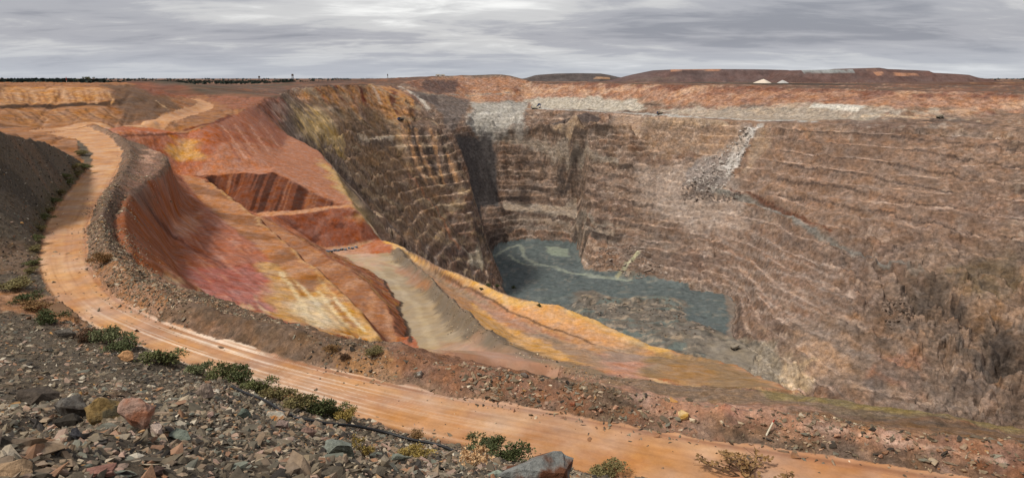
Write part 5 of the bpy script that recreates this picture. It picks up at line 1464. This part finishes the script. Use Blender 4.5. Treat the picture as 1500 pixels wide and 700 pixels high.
for k, (px, py) in enumerate(((715, 420), (728, 421), (790, 424 + 26), (752, 423), (705, 425))):
    shrub(px, py, (12, 10, 7, 6, 6)[k], 5, 'dark', k % 4, 'small dark shrub on the bright yellow edge of the shelf', 'shrubs on the yellow shelf edge')
print('shrubs', time.time() - T0)

# ------------------------------------------------------------------ pipe, post, crates
M_BLACK = simple_mat('black_poly_pipe', (34, 33, 34), 3, 0.9, 1.1, 0.5, 0, 0.01, 0.4)
def on_ground(s_, lift):
    P = []
    for t in s_.split():
        a_, b_ = map(float, t.split(',')); p = ground(a_, b_); P.append(p + np.array((0, 0, lift)))
    return np.array(P)
P = cat(on_ground('340,571 385,590 425,609 470,622 522,628 560,637 600,646 640,656 668,664', 0.14), 6)
P[:, 2] = np.convolve(np.pad(P[:, 2], 4, 'edge'), np.ones(9) / 9, 'valid')
P[:, 2] = np.maximum(P[:, 2], height(P[:, 0], P[:, 1]) + 0.05)
v, f = tube(P, 0.075, 0.075, 8)
link('water_pipe', mesh('water_pipe', v, f), label='black plastic pipe running along the scree toe beside the dirt road', category='pipe', mat=M_BLACK)
M_WHITE = simple_mat('white_paint', (236, 226, 200), 4, 0.85, 1.1, 0.6)
M_REDP = simple_mat('red_paint', (176, 60, 44), 4, 0.85, 1.1, 0.6)
p = ground(1123, 637)
post = link('marker_post', None, label='leaning white marker post on the pink berm across the road', category='post', loc=tuple(p)); post.rotation_euler = (0, 0.42, 0.2)
v, f = tube([(0, 0, -0.2), (0, 0, 0.5), (0, 0, 0.8)], 0.055, 0.05, 8); link('shaft', mesh('shaft', v, f), post, mat=M_WHITE)
v, f = tube([(0, 0, 0.8), (0, 0, 0.85), (0, 0, 0.98)], 0.052, 0.02, 8); link('cap', mesh('cap', v, f), post, mat=M_REDP)
def boxv(cx, cy, cz, sx, sy, sz, tp=1.0):
    V_ = [(cx + a_ * sx / 2 * (tp if c_ > 0 else 1), cy + b_ * sy / 2 * (tp if c_ > 0 else 1), cz + c_ * sz / 2) for c_ in (-1, 1) for a_, b_ in ((-1, -1), (1, -1), (1, 1), (-1, 1))]
    F_ = [(3, 2, 1, 0), (4, 5, 6, 7), (0, 1, 5, 4), (1, 2, 6, 5), (2, 3, 7, 6), (3, 0, 4, 7)]
    return np.array(V_, float), np.array(F_)
M_BLUE = simple_mat('blue_grey_paint', (112, 128, 142), 1, 0.8, 1.2)
M_DKC = simple_mat('dark_crate', (60, 60, 64), 1, 0.8, 1.2)
M_LID = simple_mat('grey_lid', (134, 140, 144), 1, 0.8, 1.2)
for k in range(9):
    px, py = 480 + k * 5.2, 369 - k * 0.75 + (k % 2)
    p = ground(px, py)
    c_ = link('storage_crate', None, label=('blue-grey crate with grey lid in the row under the dark red wall', 'dark crate with grey lid in the row under the dark red wall')[k % 3 == 1], category='crate',
              group=('blue-grey crates under the dark red wall', 'dark crates under the dark red wall')[k % 3 == 1], loc=tuple(p)); c_.rotation_euler = (0, 0, 0.3 * k)
    v, f = boxv(0, 0, 0.22, 1.1, 0.7, 0.5, 0.97); link('body', mesh('body', v, f, None, False), c_, mat=(M_BLUE, M_DKC)[k % 3 == 1])
    v, f = boxv(0, 0, 0.51, 1.16, 0.76, 0.08, 0.98); link('lid', mesh('lid', v, f, None, False), c_, mat=M_LID)

# ------------------------------------------------------------------ mine vehicles far off
M_YEL = simple_mat('vehicle_cream', (214, 204, 182), 0.5, 0.85, 1.1, 0.5)
M_TYRE = simple_mat('tyre', (38, 36, 36), 1, 0.8, 1.2)
M_GLASS = simple_mat('dark_glass', (40, 48, 56), 1, 0.9, 1.1, 0.2, 0, 0.01, 0.5)
M_TRAY = simple_mat('tray_steel', (150, 138, 120), 0.5, 0.8, 1.2, 0.6)
M_BLUEP = simple_mat('blue_paint', (58, 84, 132), 0.5, 0.85, 1.1, 0.5)
def disc(c, r_, w_, n=14):
    V_, F_ = [], []
    for s_ in (-1, 1):
        for k in range(n): V_.append((c[0] + r_ * math.cos(2 * math.pi * k / n), c[1] + s_ * w_ / 2, c[2] + r_ * math.sin(2 * math.pi * k / n)))
    V_ += [(c[0], c[1] - w_ / 2, c[2]), (c[0], c[1] + w_ / 2, c[2])]
    for k in range(n):
        k2 = (k + 1) % n; F_ += [(k, k2, n + k2), (k, n + k2, n + k), (2 * n, k2, k), (2 * n + 1, n + k, n + k2)]
    return np.array(V_), np.array(F_)
def prism(pts_, y0, y1):
    n = len(pts_); V_ = [(x_, y0, z_) for x_, z_ in pts_] + [(x_, y1, z_) for x_, z_ in pts_]
    F3 = []
    for k in range(1, n - 1): F3 += [(0, k, k + 1), (n, n + k + 1, n + k)]
    for k in range(n): k2 = (k + 1) % n; F3 += [(k, n + k, n + k2), (k, n + k2, k2)]
    return np.array(V_, float), np.array(F3)
def haul_truck(px, py, yaw, label, paint_, sc_=1.0, D=None):
    p = ground(px, py)
    t = link('haul_truck', None, label=label, category='truck', loc=tuple(p)); t.rotation_euler = (0, 0, yaw); t.scale = (sc_,) * 3
    link('chassis', mesh('chassis', *boxv(0, 0, 2.2, 11, 3.6, 1.0), None, False), t, mat=M_TYRE)
    link('tray', mesh('tray', *prism([(-6, 3.2), (-4.5, 2.9), (2, 3.4), (2.6, 6.4), (5.6, 6.8), (5.6, 7.1), (2.2, 6.9), (1.6, 5.8), (-6.3, 5.2)], -3.3, 3.3), None, False), t, mat=M_TRAY)
    cab = link('cab', mesh('cab', *boxv(4.2, 1.3, 4.9, 2.2, 2.2, 2.4), None, False), t, mat=paint_)
    link('window', mesh('window', *boxv(5.32, 1.3, 5.3, 0.1, 1.8, 1.1), None, False), cab, mat=M_GLASS)
    link('bonnet', mesh('bonnet', *boxv(4.6, -0.2, 3.2, 2.6, 5.4, 1.6), None, False), t, mat=paint_)
    for x_, y_ in ((3.4, 2.7), (3.4, -2.7), (-3.0, 2.6), (-3.0, -2.6)):
        w_ = link('wheel', mesh('wheel', *disc((x_, y_, 1.75), 1.75, 1.3 if x_ > 0 else 2.2)), t, mat=M_TYRE)
        link('rim', mesh('rim', *disc((x_, y_, 1.75), 0.8, 1.4 if x_ > 0 else 2.3)), w_, mat=M_TRAY)
haul_truck(1077, 512, 0.35, 'cream haul truck parked on the pale pad at the pit bottom', M_YEL, 1.15)
haul_truck(966, 168, 2.9, 'dark haul truck on the pale bench below the orange wall', M_BLUEP, 1.2)
haul_truck(587, 178, -2.5, 'blue haul truck on the switchback road of the left pit wall', M_BLUEP, 1.0)
haul_truck(1377, 174, 0.2, 'small cream haul truck on the tan bench beside orange earth', M_YEL, 1.1)
def excavator(px, py, label):
    p = ground(px, py)
    t = link('excavator', None, label=label, category='excavator', loc=tuple(p)); t.rotation_euler = (0, 0, 0.1); t.scale = (1.5,) * 3
    for s_ in (-1, 1):
        link('track', mesh('track', *prism([(-5, 0.4), (-4.4, 0), (4.4, 0), (5, 0.4), (5, 1.4), (4.4, 1.9), (-4.4, 1.9), (-5, 1.4)], s_ * 2.8 - 0.8, s_ * 2.8 + 0.8), None, False), t, mat=M_TYRE)
    h_ = link('house', mesh('house', *boxv(-1.2, 0, 3.9, 9.5, 6.0, 3.4, 0.95), None, False), t, mat=M_WHITE)
    link('counterweight', mesh('counterweight', *boxv(-6.3, 0, 3.4, 1.4, 5.6, 2.2), None, False), h_, mat=M_BLUEP)
    c_ = link('cab', mesh('cab', *boxv(2.6, 2.0, 6.6, 2.4, 2.2, 2.2), None, False), t, mat=M_WHITE)
    link('window', mesh('window', *boxv(3.85, 2.0, 6.8, 0.1, 1.8, 1.3), None, False), c_, mat=M_GLASS)
    b_ = link('boom', mesh('boom', *prism([(3, 3.6), (4, 3.2), (8.6, 9.6), (12.2, 8.6), (12.4, 9.6), (8.2, 11.0)], -0.6, 0.6), None, False), t, mat=M_BLUEP)
    a_ = link('arm', mesh('arm', *prism([(11.6, 9.8), (12.6, 9.6), (11.4, 3.2), (10.6, 3.4)], -0.45, 0.45), None, False), t, mat=M_BLUEP)
    link('bucket', mesh('bucket', *prism([(11.6, 3.4), (10.4, 3.6), (8.6, 2.4), (8.8, 1.0), (10.4, 0.6), (11.4, 1.6)], -1.5, 1.5), None, False), a_, mat=M_TYRE)
excavator(783, 160, 'white and blue excavator digging on the pale bench below the orange wall')

# ------------------------------------------------------------------ skyline: woodland, trees, towers, sheds
def crown(r, n, rx, ry, rz, ls):
    lob = [np.array((r.normal(0, rx * 0.5), r.normal(0, ry * 0.5), r.uniform(-0.3, 0.6) * rz)) for _ in range(7)]
    V_, F_ = [], []
    for q in range(n):
        L_ = lob[r.integers(7)]; d = r.normal(size=3); d /= np.linalg.norm(d)
        c_ = L_ + d * np.array((rx, ry, rz)) * 0.45 * r.uniform(0.6, 1.0)
        u = r.normal(size=3); u /= np.linalg.norm(u); w_ = np.cross(u, r.normal(size=3)); w_ /= np.linalg.norm(w_)
        b = len(V_); V_ += [c_ - u * ls, c_ + w_ * ls, c_ + u * ls, c_ - w_ * ls]; F_.append((b, b + 1, b + 2, b + 3))
    return np.array(V_), np.array(F_)
M_FAR = simple_mat('far_leaf', (52, 62, 54), 0.02, 0.8, 1.25, 0.9, 0)
M_BARK = simple_mat('bark', (84, 70, 58), 0.5)
r = np.random.default_rng(91)
CR = [crown(r, 46, 5, 5, 3.6, 1.3) for _ in range(6)]
parts = []
def wood(px0, px1, D0, D1, n, zb=-24, smin=0.8, smax=1.7):
    for _ in range(n):
        D = r.uniform(D0, D1); px = r.uniform(px0, px1); q = at_d(px, 120, D)
        x_, y_ = q[0], q[1]; zz = float(height(np.array([x_]), np.array([y_]))[0]) if D < 10000 else -28
        v, f = CR[r.integers(6)]; s_ = r.uniform(smin, smax)
        parts.append((v * s_ + (x_, y_, zz + 3.2 * s_), f))
wood(-120, 135, 900, 1900, 700, smin=1.6, smax=2.6)
wood(135, 430, 2000, 3600, 420, smin=0.9, smax=1.7)
wood(430, 600, 2400, 3600, 120, smin=0.7, smax=1.2)
wood(-150, 1650, 5000, 7500, 500, smin=1.6, smax=2.6)
v, f = join(parts)
link('distant_woodland', mesh('distant_woodland', v, f, None, False), label='dark green line of distant bushland along the horizon', category='woodland', kind='stuff', mat=M_FAR)
def tree(px, py, D, hpx, label, seed):
    r2 = np.random.default_rng(seed); p = at_d(px, py, D); h_ = hpx / 1000 * D
    p[2] = float(height(p[:1], p[1:2])[0])
    h_ = max(h_, at_d(px, py - hpx, D)[2] - p[2])
    t = link('tree', None, label=label, category='tree', loc=tuple(p))
    limbs = [tube([(0, 0, -0.3), (0.05 * h_, 0, 0.3 * h_), (0.02 * h_, 0, 0.55 * h_)], 0.035 * h_, 0.022 * h_, 6)]
    for k in range(6):
        a_ = k * 1.05; limbs.append(tube([(0.02 * h_, 0, 0.5 * h_), (0.2 * h_ * math.cos(a_), 0.2 * h_ * math.sin(a_), 0.7 * h_), (0.42 * h_ * math.cos(a_), 0.42 * h_ * math.sin(a_), 0.82 * h_)], 0.02 * h_, 0.008 * h_, 5))
    link('trunk', mesh('trunk', *join(limbs)), t, mat=M_BARK)
    v, f = crown(r2, 700, 0.62 * h_, 0.55 * h_, 0.3 * h_, 0.035 * h_); v[:, 2] += 0.8 * h_
    link('crown', mesh('crown', v, f, None, False), t, mat=LEAF['dark'])
tree(129, 121, 470, 8, 'lone umbrella-shaped tree on the skyline above the orange bank', 3)
tree(113, 122, 480, 5, 'low dark tree beside the lone umbrella-shaped tree', 4)
M_TOWER = simple_mat('tower_steel', (98, 84, 78), 0.5)
def tower(px, py, D, hpx, wpx, label, kind_, cat_):
    p = at_d(px, py, D); w_, h_ = wpx / 1000 * D, hpx / 1000 * D
    p[2] = float(height(p[:1], p[1:2])[0]) - 1.0
    h_ = at_d(px, py - hpx, D)[2] - p[2]
    t = link(kind_, None, label=label, category=cat_, loc=tuple(p))
    for sx in (-1, 1):
        for sy in (-1, 1):
            link('leg', mesh('leg', *tube([(sx * w_ * 0.5, sy * w_ * 0.5, 0), (sx * w_ * 0.34, sy * w_ * 0.34, h_ * 0.5), (sx * w_ * 0.2, sy * w_ * 0.2, h_ * 0.88)], w_ * 0.07, w_ * 0.05, 5)), t, mat=M_TOWER)
    for k in range(5):
        z_, z2 = h_ * 0.17 * k, h_ * 0.17 * (k + 1); a_ = w_ * (0.5 - 0.06 * k)
        link('brace', mesh('brace', *join([tube([(-a_, -a_, z_), (0, -a_, (z_ + z2) / 2), (a_, -a_, z2)], w_ * 0.035, w_ * 0.035, 4), tube([(a_, -a_, z_), (0, -a_, (z_ + z2) / 2), (-a_, -a_, z2)], w_ * 0.035, w_ * 0.035, 4)])), t, mat=M_TOWER)
    link('head', mesh('head', *boxv(0, 0, h_ * 0.92, w_ * 0.8, w_ * 0.8, h_ * 0.2, 0.8), None, False), t, mat=M_TOWER)
tower(429, 118, 2600, 9, 3.4, 'steel headframe tower standing above the distant bushland', 'headframe', 'tower')
tower(380, 118, 2600, 6, 3.0, 'small squat tower in the distant bushland beside the headframe', 'headframe', 'tower')
tower(568, 115, 2900, 6, 1.6, 'thin lattice mast on the brown hill behind the pit', 'lattice_mast', 'mast')
p = at_d(98, 122, 900); p[2] = float(height(p[:1], p[1:2])[0])
hm = at_d(98, 113, 900)[2] - p[2]
mast = link('radio_mast', None, label='thin red and white radio mast behind the orange bank', category='mast', loc=tuple(p))
for k in range(4):
    link('mast_section', mesh('mast_section', *tube([(0, 0, hm * k / 4), (0, 0, hm * (k + 0.5) / 4), (0, 0, hm * (k + 1) / 4)], 0.45, 0.4, 6)), mast, mat=(M_WHITE, M_REDP)[k % 2])
M_ROOF = simple_mat('pale_roof', (214, 210, 200), 0.2, 0.9, 1.1)
def shed(px, py, D, w_, label, group=None):
    p = at_d(px, py, D); p[2] = float(height(p[:1], p[1:2])[0]) - 0.3
    t = link('shed', None, label=label, category='shed', group=group, loc=tuple(p))
    link('wall', mesh('wall', *boxv(0, 0, w_ * 0.14, w_, w_ * 0.6, w_ * 0.28), None, False), t, mat=M_ROOF)
    link('roof', mesh('roof', *prism([(-w_ * 0.53, w_ * 0.285), (w_ * 0.53, w_ * 0.285), (0, w_ * 0.42)], -w_ * 0.33, w_ * 0.33), None, False), t, mat=M_WHITE)
    link('door', mesh('door', *boxv(0, -w_ * 0.31, w_ * 0.1, w_ * 0.25, w_ * 0.03, w_ * 0.2), None, False), t, mat=M_TOWER)
shed(642, 116, 2150, 16, 'white shed on the red hill behind the dark slope', 'white sheds on the red hill')
shed(649, 115.5, 2160, 13, 'white shed on the red hill behind the dark slope', 'white sheds on the red hill')
shed(66, 124, 900, 14, 'low pale shed in front of the dark bushland behind the orange bank')
print('done', time.time() - T0)
